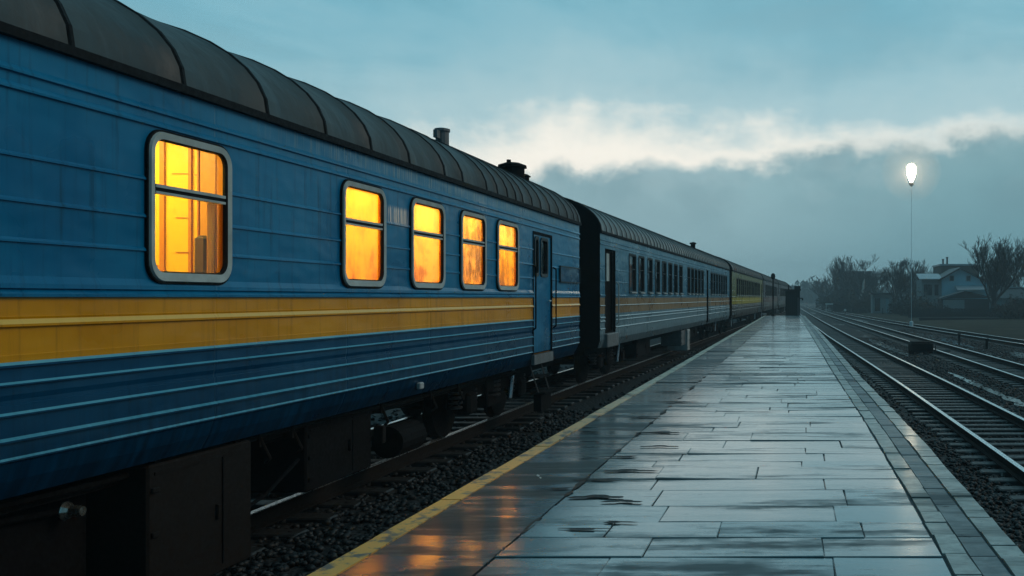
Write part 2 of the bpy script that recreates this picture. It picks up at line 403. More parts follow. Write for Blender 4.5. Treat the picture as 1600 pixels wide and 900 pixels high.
def verge():
    m=MB(); ys=list(np.concatenate([np.arange(20,110,4.),np.arange(110,330,12.)])); nr=random.Random(5); xo=[1.5,3,6,12,25,60,160]
    for y in ys:
        c=trx(TR3,y)
        for k,o in enumerate(xo): m.v.append((c+o+(nr.uniform(-.5,.3) if k==0 else 0),y,GR+(.012 if k==0 else .10+.05*min(k,3)+nr.uniform(-.04,.04))))
    n=len(xo)
    for j in range(len(ys)-1):
        for i in range(n-1): m.f.append([j*n+i,j*n+i+1,(j+1)*n+i+1,(j+1)*n+i]); m.m.append(0)
    tag(m.build('grass_verge',grass_m,smooth=True),'strip of yellowed dead grass beyond the farthest track','grass verge',kind='structure')
verge()
def puddle(name,label,pts):
    m=MB(); m.v=[(x,y,z) for x,y,z in pts]; m.f=[list(range(len(pts)))]; m.m=[0]
    tag(m.build(name,water_m),label,'puddle',kind='structure')
def pud_strip(label,y0,y1,xf,w,seed,n=26):
    nr=random.Random(seed); a=[];b=[]
    for i in range(n+1):
        t=i/n; y=y0+(y1-y0)*t; ww=w*(.25+.75*math.sin(math.pi*min(max(t,.02),.98)))*nr.uniform(.55,1.2); c=xf(y)+nr.uniform(-.06,.06)
        a.append((c-ww/2,y,GR+.045)); b.append((c+ww/2,y,GR+.045))
    m=MB(); m.v=a+b; k=n+1
    for i in range(n): m.f.append([i,k+i,k+i+1,i+1]); m.m.append(0)
    tag(m.build('puddle',water_m),label,'puddle',kind='structure')
pud_strip('long thin puddle between the two nearest tracks on the right',17,32,lambda y: trx(TR1,y)+1.72,.34,1)
pud_strip('puddle between the two nearest right tracks farther off',40,58,lambda y: trx(TR1,y)+1.75,.7,2)
pud_strip('broad wet patch between the middle and the farthest track',30,44,lambda y: trx(TR2,y)+2.9,1.6,3)
pud_strip('wet patch between the middle and farthest track farther away',47,70,lambda y: trx(TR2,y)+2.1,1.2,4)

# ------------------------------------------------------------------ ballast stones (uncountable)
def ballast(name,label,regions,mat,seed):
    rs=np.random.RandomState(seed)
    t=(1+5**.5)/2
    iv=np.array([(-1,t,0),(1,t,0),(-1,-t,0),(1,-t,0),(0,-1,t),(0,1,t),(0,-1,-t),(0,1,-t),(t,0,-1),(t,0,1),(-t,0,-1),(-t,0,1)])/1.9
    iff=np.array([(0,11,5),(0,5,1),(0,1,7),(0,7,10),(0,10,11),(1,5,9),(5,11,4),(11,10,2),(10,7,6),(7,1,8),(3,9,4),(3,4,2),(3,2,6),(3,6,8),(3,8,9),(4,9,5),(2,4,11),(6,2,10),(8,6,7),(9,8,1)])
    P=[];S=[]
    for (x0,x1,y0,y1,n,s0,s1,xf) in regions:
        y=y0*(y1/y0)**(rs.rand(n)**.85); x=rs.uniform(x0,x1,n)
        if xf is not None: x=x+np.array([xf(q) for q in y])
        z=np.array([hx(a,b) for a,b in zip(x,y)])
        P.append(np.stack([x,y,z+rs.uniform(-.01,.03,n)],1)); S.append(rs.uniform(s0,s1,n)*(1+.012*np.maximum(y-15,0)))
    P=np.concatenate(P);S=np.concatenate(S);n=len(P)
    jit=iv[None]*rs.uniform(.65,1.25,(n,12,1))*S[:,None,None]*np.array([1,1,.7])
    a=rs.uniform(0,6.28,n);b=rs.uniform(-.5,.5,n);ca,sa,cb,sb=np.cos(a),np.sin(a),np.cos(b),np.sin(b)
    x=jit[:,:,0]*ca[:,None]-jit[:,:,1]*sa[:,None];y=jit[:,:,0]*sa[:,None]+jit[:,:,1]*ca[:,None];z=jit[:,:,2]
    y,z=y*cb[:,None]-z*sb[:,None],y*sb[:,None]+z*cb[:,None]
    V=(np.stack([x,y,z],2)+P[:,None,:]).reshape(-1,3); F=(iff[None]+12*np.arange(n)[:,None,None]).reshape(-1,3)
    me=bpy.data.meshes.new(name); me.vertices.add(len(V)); me.vertices.foreach_set('co',V.ravel().astype(np.float32))
    me.loops.add(F.size); me.loops.foreach_set('vertex_index',F.ravel().astype(np.int32)); me.polygons.add(len(F))
    me.polygons.foreach_set('loop_start',np.arange(0,F.size,3,dtype=np.int32)); me.update(calc_edges=True); me.materials.append(mat)
    o=bpy.data.objects.new(name,me); C.objects.link(o); tag(o,label,'ballast',kind='stuff')
ballast('ballast','dark wet ballast stones between the train and the platform edge',
  [(-4.7,-2.2,4.2,18,5200,.028,.05,None),(-3.9,-2.25,18,60,3000,.03,.055,None),(-7.6,-4.8,5,30,3000,.03,.055,None)],stone_m,1)
ballast('ballast','dark wet ballast stones around the tracks right of the platform',
  [(1.0,2.9,6,20,5200,.028,.05,None),(-1.9,-.85,20,60,1200,.03,.05,lambda y: trx(TR1,y)),(-.6,.6,9,50,2200,.025,.04,lambda y: trx(TR1,y)),
   (.75,2.6,12,60,5500,.03,.055,lambda y: trx(TR1,y)),(-.6,.6,20,70,1500,.03,.045,lambda y: trx(TR2,y)),(.8,4.2,26,75,3500,.035,.06,lambda y: trx(TR2,y))],stone_m,2)

# ------------------------------------------------------------------ platform
PE=64.
def plx(y): return -2.083-.057*(y-4)/60
PRT=[(-4,1.04),(8,1.035),(15,.95),(25,.87),(40,.74),(64,.50)]
def prx(y): return interp(y,[p[0] for p in PRT],[p[1] for p in PRT])
plat=empty('platform',(0,0,0)); tag(plat,'wet grey station platform running beside the train','platform',kind='structure')
ysP=list(np.concatenate([[-4],np.arange(-2,PE,2.),[PE]]))
def strip(name,mat,fa,fb,z0,z1,parent,ys=ysP,cap=True):
    m=MB(); 
    for y in ys:
        a,b=fa(y),fb(y); m.v += [(a,y,z0),(b,y,z0),(b,y,z1),(a,y,z1)]
    for k in range(len(ys)-1):
        o=4*k
        for i in range(4):
            j=(i+1)%4; m.f.append([o+i,o+j,o+4+j,o+4+i]); m.m.append(0)
    m.f += [[3,2,1,0],[4*len(ys)-4+i for i in range(4)]]; m.m += [0,0]
    o=m.build(name,mat,parent); recalc(o); return o
strip('platform_base',joint_m2,lambda y:plx(y)+.012,lambda y:prx(y)-.012,-.75,PZ-.012,plat)
JX=-1.40
# smooth asphalt margin on the train side, in long uneven bays
def bays(name,mat,fa,fb,y0,y1,lmin,lmax,gap,seed,tilt,parent,zt=PZ,th=.03,drop=0.,irregular=0.):
    nr=random.Random(seed); m=MB(); y=y0
    while y<y1:
        L=nr.uniform(lmin,lmax)*(1 if y<20 else 1.0); ye=min(y+L,y1)
        if nr.random()>=drop:
            t=nr.uniform(-tilt,tilt); dz=nr.uniform(-.004,.003)
            q=[(fa(y),y),(fb(y),y),(fb(ye-gap),ye-gap),(fa(ye-gap),ye-gap)]
            q=[(a+nr.uniform(-irregular,irregular),b) for a,b in q]
            zs=[zt+dz-t*L/2,zt+dz-t*L/2,zt+dz+t*L/2,zt+dz+t*L/2]
            vs=[(a,b,zt-th) for a,b in q]+[(a,b,z) for (a,b),z in zip(q,zs)]
            m.add(vs,[(4,5,6,7),(0,1,5,4),(1,2,6,5),(2,3,7,6),(3,0,4,7)])
        y=ye
    return m.build(name,mat,parent)
bays('asphalt_margin',asph_m,lambda y:plx(y)+.10,lambda y:JX+.006*math.sin(y*3),-4,PE,1.6,4.2,.003,11,.0025,plat)
bays('yellow_edge_line',yel_m,lambda y:plx(y)-.02,lambda y:plx(y)+.095,-4,PE,.9,1.1,.008,12,.001,plat,zt=PZ+.004,th=.16,irregular=.004)
def slabs():
    nr=random.Random(21); m=MB(); y=-4.
    while y<PE:
        d=nr.choice([.24,.28,.33,.36,.40,.46]); ye=min(y+d,PE); g=.004
        xa=JX+.004; xb=prx(y)-.37; x=xa; first=True
        rowdz=nr.uniform(-.0022,.0022); rowt=nr.gauss(0,.006)
        while x<xb-.02:
            w=nr.uniform(.55,1.15)*(nr.uniform(.4,1) if first else 1); first=False
            xe=min(x+w,xb)
            if xb-xe<.3: xe=xb
            ty=rowt+nr.gauss(0,.005); tx=nr.gauss(0,.004); dz=rowdz+nr.uniform(-.0018,.0018)
            q=[(x+g/2,y+g/2),(xe-g/2,y+g/2),(xe-g/2,ye-g/2),(x+g/2,ye-g/2)]
            cx,cy=(x+xe)/2,(y+ye)/2
            q=[(a+nr.uniform(-.004,.004),b+nr.uniform(-.004,.004)) for a,b in q]
            zz=[PZ+dz+tx*(a-cx)+ty*(b-cy) for a,b in q]
            e=.004; q2=[(a+(e if a<cx else -e),b+(e if b<cy else -e)) for a,b in q]
            vs=[(a,b,PZ-.03) for a,b in q]+[(a,b,z-e) for (a,b),z in zip(q,zz)]+[(a,b,z) for (a,b),z in zip(q2,zz)]
            fs=[(8,9,10,11)]
            for i in range(4):
                j=(i+1)%4; fs += [(i,j,4+j,4+i),(4+i,4+j,8+j,8+i)]
            m.add(vs,fs); x=xe
        y=ye
    return m.build('paving',slab_m,plat)
slabs()
bays('inner_kerb_line',kerb_m,lambda y:prx(y)-.355,lambda y:prx(y)-.245,-4,PE,.25,.42,.012,31,.006,plat,irregular=.006)
bays('edge_slab_strip',strip_m,lambda y:prx(y)-.232,lambda y:prx(y)-.112,-4,PE,.3,.5,.012,32,.006,plat,zt=PZ-.006)
bays('edge_kerb',kerb_m,lambda y:prx(y)-.10,lambda y:prx(y)+.02,-4,PE,.18,.34,.01,33,.005,plat,th=.18,irregular=.005)
# weeds and dirt in the broken joint along the asphalt margin
def jointdirt():
    nr=random.Random(8); m=MB(); y=4.6
    while y<40:
        L=nr.uniform(.1,.5)
        if nr.random()<.5:
            n=5; a=[];b=[]
            for i in range(n+1):
                w=.016*math.sin(math.pi*(i+.3)/(n+.6))*nr.uniform(.5,1.4)
                a.append((JX-w,y+L*i/n,PZ+.002)); b.append((JX+.012+w*nr.uniform(.3,1.5),y+L*i/n,PZ+.006))
            m.add(a+b,[(i,n+1+i,n+2+i,i+1) for i in range(n)])
        y+=L+nr.uniform(.02,.4)
    tag(m.build('joint_moss',simple('brown_moss',(.035,.018,.012),.7,0,.5),plat),kind='stuff')
jointdirt()
# dark stains soaked into the paving near the broken joint
def stains():
    nr=random.Random(17); m=MB()
    for cx,cy,w,l in [(-1.20,5.75,.42,.055),(-1.02,5.62,.30,.04),(-1.30,6.3,.36,.045),(-1.15,6.62,.46,.05),(-1.32,7.2,.34,.05),(-1.10,7.7,.40,.05),(-1.22,8.5,.5,.06),(-1.52,9.6,.4,.06),(-1.40,11.,.6,.08),(-1.62,12.2,.45,.08),(-.95,5.1,.22,.03),(-1.5,6.0,.25,.035),(-1.1,4.95,.3,.03)]:
        n=22; k=len(m.v); ph=nr.uniform(0,6)
        for i in range(n):
            t=2*math.pi*i/n; r=(.75+.25*math.sin(3*t+ph)+.14*math.sin(5*t+2*ph)+nr.uniform(-.05,.05))
            m.v.append((cx+math.cos(t)*r*w/2,cy+math.sin(t)*r*l,PZ+.0085))
        m.f.append(list(range(k,k+n))); m.m.append(0)
    tag(m.build('stain',simple('dark_stain',(.010,.009,.009),.6,0,.5,8.,.2,40.,spec=.25),plat),kind='stuff')
stains()
def scrap(x,y,s,label):
    m=MB(); m.lathe([(.2*s,0),(s,.25*s),(.8*s,.8*s),(.2*s,s)],n=7)
    o=m.build('pebble',white_p,loc=(x,y,PZ+.003)); o.rotation_euler=(.3,.2,1); tag(o,label,'pebble')
scrap(-1.735,6.43,.011,'larger of two tiny white pebbles on the wet asphalt margin')
scrap(-1.70,6.36,.008,'smaller white pebble just in front of the larger one')

# ------------------------------------------------------------------ carriages
def rrect(y0,y1,z0,z1,r,n=6):
    pts=[]
    for cy,cz,a0 in ((y1-r,z1-r,0),(y0+r,z1-r,90),(y0+r,z0+r,180),(y1-r,z0+r,270)):
        for i in range(n+1):
            t=R(a0+90*i/n); pts.append((cy+r*math.cos(t),cz+r*math.sin(t)))
    return pts
def rings(m, loops, mat):      # loops: list of (x, pts) skinned one to the next
    n=len(loops[0][1]); vs=[(x,p[0],p[1]) for x,pts in loops for p in pts]
    m.add(vs,[(k*n+i,k*n+(i+1)%n,(k+1)*n+(i+1)%n,(k+1)*n+i) for k in range(len(loops)-1) for i in range(n)],mat)
HW=1.5                      # half width
EZ=CAM_Z+1.38; SZ=CAM_Z-1.06; RISE=.79
def crel(z): return CAM_Z+z
def profile(kind):
    # (outward offset, z, material above this point) bottom to top
    P=[]
    def pt(o,z,m): P.append([o,z,m])
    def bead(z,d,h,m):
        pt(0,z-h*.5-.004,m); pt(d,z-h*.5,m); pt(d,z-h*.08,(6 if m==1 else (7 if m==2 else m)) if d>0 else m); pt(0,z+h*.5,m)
    if kind=='old':
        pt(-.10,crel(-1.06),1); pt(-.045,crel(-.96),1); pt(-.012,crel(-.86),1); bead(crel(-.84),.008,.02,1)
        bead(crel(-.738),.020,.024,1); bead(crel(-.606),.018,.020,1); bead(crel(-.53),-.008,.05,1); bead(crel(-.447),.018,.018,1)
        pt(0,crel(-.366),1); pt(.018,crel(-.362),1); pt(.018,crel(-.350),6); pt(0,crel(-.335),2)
        pt(.004,crel(-.30),2); pt(0,crel(-.297),2)
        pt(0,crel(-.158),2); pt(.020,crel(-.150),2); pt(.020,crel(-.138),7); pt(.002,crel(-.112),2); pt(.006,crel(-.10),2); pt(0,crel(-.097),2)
        pt(0,crel(0.0),0); pt(.024,crel(.004),0); pt(.024,crel(.02),0); pt(0,crel(.045),0); pt(.016,crel(.05),0); pt(.014,crel(.075),0); pt(0,crel(.115),0)
        for z in (.30,.51,.745):
            pt(0,crel(z-.012),0); pt(.013,crel(z-.009),0); pt(.012,crel(z+.002),0); pt(.0,crel(z+.016),0)
        for z in (1.095,1.185):
            pt(0,crel(z-.014),0); pt(.018,crel(z-.010),0); pt(.018,crel(z+.002),0); pt(0,crel(z+.028),0)
        pt(.0,crel(1.38),0)
    else:
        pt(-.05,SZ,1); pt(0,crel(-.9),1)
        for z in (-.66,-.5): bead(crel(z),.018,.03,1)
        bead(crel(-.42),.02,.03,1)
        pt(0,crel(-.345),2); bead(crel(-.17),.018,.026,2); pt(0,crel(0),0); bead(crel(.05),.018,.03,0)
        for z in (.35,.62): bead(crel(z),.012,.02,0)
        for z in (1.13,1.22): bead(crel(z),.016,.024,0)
        pt(0,EZ,0)
    return P
def prof_at(P,z):
    for a,b in zip(P[:-1],P[1:]):
        if a[1]<=z<=b[1] and b[1]>a[1]: return a[0]+(b[0]-a[0])*(z-a[1])/(b[1]-a[1]),a[2]
    return P[-1][0],P[-1][2]
def carriage(label, side0, side1, windows, doors, mats, kind, rib, vents=(), detail=2, roofm=None, boxes=(), bogies=(3.2,), wz=(.10,1.06), group='carriages of the train', rib_h=.015, roof_ribs_to=None):
    """side0/side1: the two ends (X, Y) of the platform-side wall; windows and doors are given by distance along it"""
    x0,y0=side0; x1,y1=side1; L=math.hypot(x1-x0,y1-y0); rz=-math.atan2(x1-x0,y1-y0)
    nx,ny=math.cos(rz),math.sin(rz)
    root=empty('passenger_carriage',(x0-HW*nx,y0-HW*ny,0),rz); tag(root,label,'train carriage',group)
    P=profile(kind)
    zw0,zw1=crel(wz[0]),crel(wz[1]); hz0,hz1=zw0+.045,zw1-.045
    holes=[(a+.045,b-.045,hz0,hz1) for a,b in windows]+[(a,b,dz0,dz1) for a,b,dz0,dz1,_ in doors]
    zs=sorted(set([round(p[1],4) for p in P]+[round(h[2],4) for h in holes]+[round(h[3],4) for h in holes]))
    P2=[]
    src=[list(p) for p in P]
    for z in zs:
        if not any(abs(p[1]-z)<1e-3 for p in src):
            o,mm=prof_at(P,z); src.append([o,z,mm])
    src.sort(key=lambda p:p[1]); P2=src
    ys=sorted(set([0.,L]+[round(h[0],4) for h in holes]+[round(h[1],4) for h in holes]))
    m=MB(); n=len(P2)
    for y in ys:
        for o,z,_ in P2: m.v.append((HW+o,y,z))
    for j in range(len(ys)-1):
        for i in range(n-1):
            cy=(ys[j]+ys[j+1])/2; cz=(P2[i][1]+P2[i+1][1])/2
            if any(h[0]<cy<h[1] and h[2]-1e-3<cz<h[3]+1e-3 for h in holes): continue
            m.f.append([j*n+i,(j+1)*n+i,(j+1)*n+i+1,j*n+i+1]); m.m.append(P2[i][2])
    # reveals of the openings
    for h in holes:
        a,b,c,d=h; q=[(a,c),(b,c),(b,d),(a,d)]
        ov=max(P2,key=lambda p:p[0])[0]*0
        vs=[(HW+ov-.001,p[0],p[1]) for p in q]+[(HW-.055,p[0],p[1]) for p in q]
        m.add(vs,[(0,1,5,4),(1,2,6,5),(2,3,7,6),(3,0,4,7)],5)
    # far side wall, floor, ends
    m.add([(-HW,0,SZ),(-HW,L,SZ),(-HW,L,EZ),(-HW,0,EZ)],[(0,3,2,1)],0)
    m.add([(-HW,0,SZ),(HW-.1,0,SZ),(HW-.1,L,SZ),(-HW,L,SZ)],[(0,3,2,1)],3)
    arc=[(HW*math.cos(R(t)),EZ+RISE*math.sin(R(t))) for t in range(0,181,10)]
    for yy in (0,L):
        e=[(HW-.1,SZ),(HW,crel(-.9))]+arc+[(-HW,SZ)]
        m.add([(x,yy,z) for x,z in e],[tuple(range(len(e))) if yy==0 else tuple(range(len(e)-1,-1,-1))],4)
    m.build('body',[mats[0],mats[1],mats[2],black,mats[3],warm_strip if kind=='old' else black,mats[4],mats[5]],root)  # old car's reveals are coloured orange in place of warm light from inside
    # roof
    m=MB(); K=20; H2=HW+.025
    prof=[(H2*math.cos(math.pi*k/K),EZ+.012+RISE*math.sin(math.pi*k/K)) for k in range(K+1)]
    yl=[]; y=-.02
    jit=random.Random(len(label))
    ribs=list(rib) if isinstance(rib,(list,tuple)) else []
    step=0 if ribs else rib
    while y<L and not isinstance(rib,(list,tuple)):
        ribs.append(y); y+=step*jit.uniform(.92,1.08)
    stations=[]
    for r in ribs: stations += [(r,0,roof_i) for roof_i in (0,)]
    yst=[]
    for k,r in enumerate(ribs):
        e=ribs[k+1] if k+1<len(ribs) else L+.02
        yst += [(r,rib_h*.2,1),(r+.010,rib_h,1),(r+.035,rib_h,1),(r+.048,0,0),(r+.25*(e-r)+.03,-.006,0),(r+.6*(e-r),-.010,0)]
    yst.append((L+.02,0,1))
    vs=[]
    for y,dr,_ in yst:
        for k,(x,z) in enumerate(prof):
            t=math.pi*k/K; vs.append((x+dr*math.cos(t),y,z+dr*math.sin(t)))
    n=K+1; b=len(m.v); m.v+=vs
    for j in range(len(yst)-1):
        for k in range(K): m.f.append([b+j*n+k,b+(j+1)*n+k,b+(j+1)*n+k+1,b+j*n+k+1]); m.m.append(yst[j][2])
    for yy in (-.02,L+.02):
        pr=[(x,yy,z) for x,z in prof]; ins=[((H2-.05)*math.cos(math.pi*k/K),yy,EZ+.012+(RISE-.05)*math.sin(math.pi*k/K)) for k in range(K+1)]
        m.add(pr+ins,[(k,k+1,n+k+1,n+k) for k in range(K)],1)
    roof=m.build('roof',[roofm or roof_m,tar],root)
    me=roof.data; me.polygons.foreach_set('use_smooth',[mi==0 for mi in m.m])
    g=MB(); g.box((HW+.018,L/2,EZ-.006),(.05,L+.02,.052)); g.build('gutter',tar,roof)
    for (vy,vx,kindv) in vents:
        zt=EZ+RISE*math.sqrt(max(0,1-(vx/HW)**2))
        v=MB()
        if kindv=='chimney':
            v.tube((vx,vy,zt-.15),(vx,vy,zt+.19),.085,.085,12); v.lathe([(.095,.17),(.10,.18),(.10,.21),(.06,.22)],(vx,vy,zt),n=12)
            v.box((vx-.02,vy-.14,zt+.12),(.05,.12,.10))
            v.build('roof_vent',palebox if False else plate,roof)
        elif kindv=='cowl':
            v.lathe([(.20,-.22),(.20,.12),(.24,.13),(.23,.17),(.12,.21),(.05,.22)],(vx,vy,zt),n=14)
            v.lathe([(.13,-.2),(.13,.04),(.16,.05),(.10,.09)],(vx,vy+.55,zt),n=12)
            v.path([(vx-.03,vy-.1,zt+.18),(vx-.03,vy-.1,zt+.25)],.04,6)
            v.build('roof_vent',under,roof)
        else:
            v.lathe([(.10,-.1),(.10,.16),(.15,.17),(.13,.22),(.03,.25)],(vx,vy,zt),n=10); v.build('roof_vent',under,roof)
    # windows
    wins=[]
    for a,b in windows:
        f=MB(); r=.135 if kind=='old' else .06
        r2=r-.015
        o=rrect(a-.012,b+.012,zw0-.012,zw1+.012,r+.01); o1=rrect(a,b,zw0,zw1,r); o2=rrect(a+.006,b-.006,zw0+.006,zw1-.006,r); i1=rrect(a+.048,b-.048,zw0+.060,zw1-.048,r-.045 if r>.08 else .03); i2=rrect(a+.058,b-.058,zw0+.07,zw1-.058,r-.055 if r>.08 else .02)
        if kind=='old':
            rings(f,[(HW-.006,o),(HW+.021,o),(HW+.021,o1)],1)
            rings(f,[(HW+.017,o1),(HW+.034,o2),(HW+.028,i1)],0); rings(f,[(HW+.028,i1),(HW+.012,i2),(HW-.004,i2)],1)
            tz=zw0+.635*(zw1-zw0)
            f.box((HW+.008,(a+b)/2,tz),(.03,b-a-.13,.020),0); f.box((HW+.004,(a+b)/2,tz-.022),(.022,b-a-.13,.024),1); f.box((HW+.008,(a+b)/2,tz-.042),(.03,b-a-.13,.016),0)
        else:
            rings(f,[(HW-.004,o),(HW+.018,o1),(HW+.012,i1),(HW-.05,i1)],1)
            f.box((HW-.02,(a+b)/2,zw0+.62*(zw1-zw0)),(.03,b-a-.1,.02),1)
            f.box((HW+.03,(a+b)/2,zw0+.02),(.06,b-a-.16,.03),2)
        fo=f.build('window',[alu if kind=='old' else alu_d,tar if kind=='old' else alu_d,palebox],root)
        ps=rrect(a+.055,b-.055,zw0+.06,zw1-.055,.06); pm=MB(); xp=HW-.006 if kind=='old' else HW-.032; pm.add([(xp,y,z) for y,z in ps],[tuple(range(len(ps)))])
        pm.build('pane',glass if kind=='old' else glass_dark,fo); wins.append(fo)
    # doors
    for a,b,dz0,dz1,style in doors:
        d=MB(); w=b-a
        if style=='leaf':
            zt0,zt1=crel(.36),crel(.93)
            ym=[a+.02,a+.20,a+.31,a+.46,a+.78,b-.10,b-.02]
            # leaf built round its two tall lights
            x=HW-.012
            lights=[(a+.15,a+.33),(a+.50,a+.88)]
            yy=sorted([a+.05,b-.03]+[q for l in lights for q in l]); zz=[dz0+.02,zt0,zt1,dz1-.03]
            for i in range(len(yy)-1):
                for j in range(3):
                    if j==1 and any(abs(yy[i]-l[0])<1e-6 for l in lights): continue
                    d.add([(x,yy[i],zz[j]),(x,yy[i+1],zz[j]),(x,yy[i+1],zz[j+1]),(x,yy[i],zz[j+1])],[(0,1,2,3)],0)
            do=d.build('door',[blue,black,alu],root)
            fr=MB()
            for yq in (a+.015,b-.015): fr.box((HW-.016,yq,(dz0+dz1)/2),(.05,.040,dz1-dz0),0)
            fr.box((HW-.016,(a+b)/2,dz1-.02),(.05,w-.08,.04),0); fr.build('door_frame',black,do)
            for l0,l1 in lights:
                q=MB(); ro=rrect(l0-.03,l1+.03,zt0-.03,zt1+.03,.075); ri=rrect(l0+.012,l1-.012,zt0+.02,zt1-.02,.055)
                rings(q,[(x-.005,ro),(x+.018,ro),(x+.014,ri),(x-.03,ri)],0)
                q.add([(x-.02,y,z) for y,z in ri],[tuple(range(len(ri)))],1); q.add([(x-.22,l0-.1,zt0-.1),(x-.22,l1+.1,zt0-.1),(x-.22,l1+.1,zt1+.1),(x-.22,l0-.1,zt1+.1)],[(0,1,2,3)],2)
                q.build('door_window',[alu_d,glass,simple('dull_vestibule',(.30,.20,.16),.7)],do)
            hd=MB(); hd.path([(x+.01,b-.2,crel(-.05)),(x+.05,b-.2,crel(-.05)),(x+.05,b-.31,crel(-.06))],.012,6); hd.build('door_handle',alu,do)
            for yq in (a-.05,b+.05):
                hr=MB(); zlo,zhi=crel(-.5),crel(.5); hr.path([(HW+.01,yq,zlo),(HW+.06,yq,zlo+.03),(HW+.06,yq,zhi-.03),(HW+.01,yq,zhi)],.013,6)
                hr.build('handrail',black,root)
        else:
            x=HW-.08
            d.box((x,(a+b)/2,(dz0+dz1)/2),(.04,w,dz1-dz0),0)
            d.box((x+.03,a+w*.45,crel(.66)),(.02,w*.25,.6),1); d.box((HW-.02,a+w*.72,(dz0+dz1)/2),(.05,.03,dz1-dz0-.1),0)
            do=d.build('door',[under,alu,black],root)
            hr=MB(); hr.path([(HW+.01,b+.06,crel(-.6)),(HW+.06,b+.06,crel(-.55)),(HW+.06,b+.06,crel(.3)),(HW+.01,b+.06,crel(.35))],.015,6); hr.build('handrail',alu,root)
    # bellows and buffers
    for yy,sg in ((0,-1),(L,1)):
        m=MB()
        for k in range(4): m.box((0,yy+sg*(.10+.12*k),crel(.25)),(1.15-.06*(k%2),.10,2.25-.06*(k%2)))
        m.build('gangway_bellows',black,root)
        for sx in (-.85,.85):
            q=MB(); q.tube((sx,yy,.98),(sx,yy+sg*.38,.98),.09,.09,10); q.lathe([(.20,0),(.22,sg*.02),(.20,sg*.05),(.05,sg*.06)],(sx,yy+sg*.38,.98),'y',14); q.build('buffer',under,root)
    # bogies
    for bc in bogies:
        yc=bc if bc>0 else L+bc
        f=MB()
        for sx in (-.98,.98):
            f.box((sx,yc,.62),(.16,2.9,.16)); f.box((sx,yc,.40),(.14,.9,.16))
            for dy in (-1.2,1.2):
                f.bbox((sx+.02*sx,yc+dy,.47),(.26,.34,.30),.04); 
                for dd in (-.30,.30):
                    f.tube((sx,yc+dy+dd,.40),(sx,yc+dy+dd,.78),.035,.035,8)
                    for k in range(5): f.lathe([(.075,0),(.095,.012),(.095,.03),(.075,.042)],(sx,yc+dy+dd,.42+.066*k),n=10,mat=1)
            for k in range(6): f.lathe([(.11,0),(.14,.015),(.14,.04),(.11,.055)],(sx,yc,.44+.07*k),n=12,mat=1)
            f.tube((sx*1.12,yc+.55,.35),(sx*1.12,yc+.75,.95),.035,.035,8,mat=2); f.tube((sx*1.12,yc-.55,.35),(sx*1.12,yc-.7,.95),.03,.03,8,mat=0)
        f.box((0,yc,.62),(1.9,.4,.22))
        bo=f.build('bogie',[under,steel_d,steel_b],root)
        for dy in (-1.2,1.2):
            w=MB()
            for sx in (-.68,.68):
                w.lathe([(.10,-.10),(.13,-.07),(.40,-.05),(.475,-.045),(.475,.045),(.50,.06),(.50,.075),(.40,.07),(.13,.07)] if sx<0 else [(.13,-.07),(.40,-.07),(.50,-.075),(.50,-.06),(.475,-.045),(.475,.045),(.40,.05),(.13,.07),(.10,.10)],(sx,yc+dy,.475),'x',24)
            w.tube((-.6,yc+dy,.475),(.6,yc+dy,.475),.08,.08,10)
            w.build('wheelset',under,bo)
    # underframe equipment
    sb=MB(); sb.box((0,L/2,SZ-.09),(2.2,L-.6,.16)); sb.build('underframe',under,root)
    for (yb0,yb1,zt,zb,xo,bm) in boxes:
        e=MB(); e.bbox((HW-xo-.35,(yb0+yb1)/2,(crel(zt)+crel(zb))/2),(.7,yb1-yb0,zt-zb),.015)
        xx=HW-xo+.004
        e.box((xx,(yb0+yb1)/2+.18*(yb1-yb0),(crel(zt)+crel(zb))/2),(.008,.012,(zt-zb)*.86),1); e.box((xx,(yb0+yb1)/2,crel(zt)-.06),(.006,(yb1-yb0)*.9,.02),0)
        for fz in (.18,.5,.82): e.bbox((xx+.004,yb0+.05*(yb1-yb0),crel(zb)+fz*(zt-zb)),(.022,.07,.035),.006)
        e.bbox((xx+.006,yb0+.62*(yb1-yb0),crel(zb)+.5*(zt-zb)),(.03,.03,.11),.006)
        for fy in (.12,.88): e.box((xx-.06,yb0+fy*(yb1-yb0),crel(zt)+.05),(.05,.05,.16))
        e.build('equipment_box',[bm,black],root)
    return root,L,wins

# --- first carriage: the old blue one with lit windows
Y0=-6.04
def ly(z): return z-Y0
W1=[(3.93,4.80),(6.0,6.87),(8.56,9.45),(10.09,11.04),(11.58,12.51),(12.99,13.97)]
car1,L1,wins1=carriage('nearest blue carriage with a bold ochre stripe and five amber lit windows',(-4.07,Y0),(-4.07,17.96),
  [(ly(a),ly(b)) for a,b in W1],[(ly(14.80),ly(15.94),crel(-.88),crel(1.03),'leaf')],[blue,blue_low,yellow,under,bead_glint_blue,bead_glint_yel],'old',[-.02]+[ly(q) for q in (-5,-4,-3,-2,-1,0,1,2,3.1,4.3,5.33,6.31,7.31,8.22,9.1,10.0,11.0,11.6,12.5,12.95,13.4,13.8,14.15,14.65,15.15,15.7,16.3,16.9,17.4,17.75)],
  vents=[(ly(12.7),.88,'chimney'),(ly(16.1),.80,'cowl')],boxes=[(ly(6.2),ly(7.38),-1.09,-2.0,.12,boxbrown),(ly(8.45),ly(9.75),-1.12,-1.72,.25,under),(ly(3.2),ly(6.12),-1.1,-1.95,.45,under)],bogies=(3.4,-3.55))  # the long near box is stretched to black out the open gap underneath
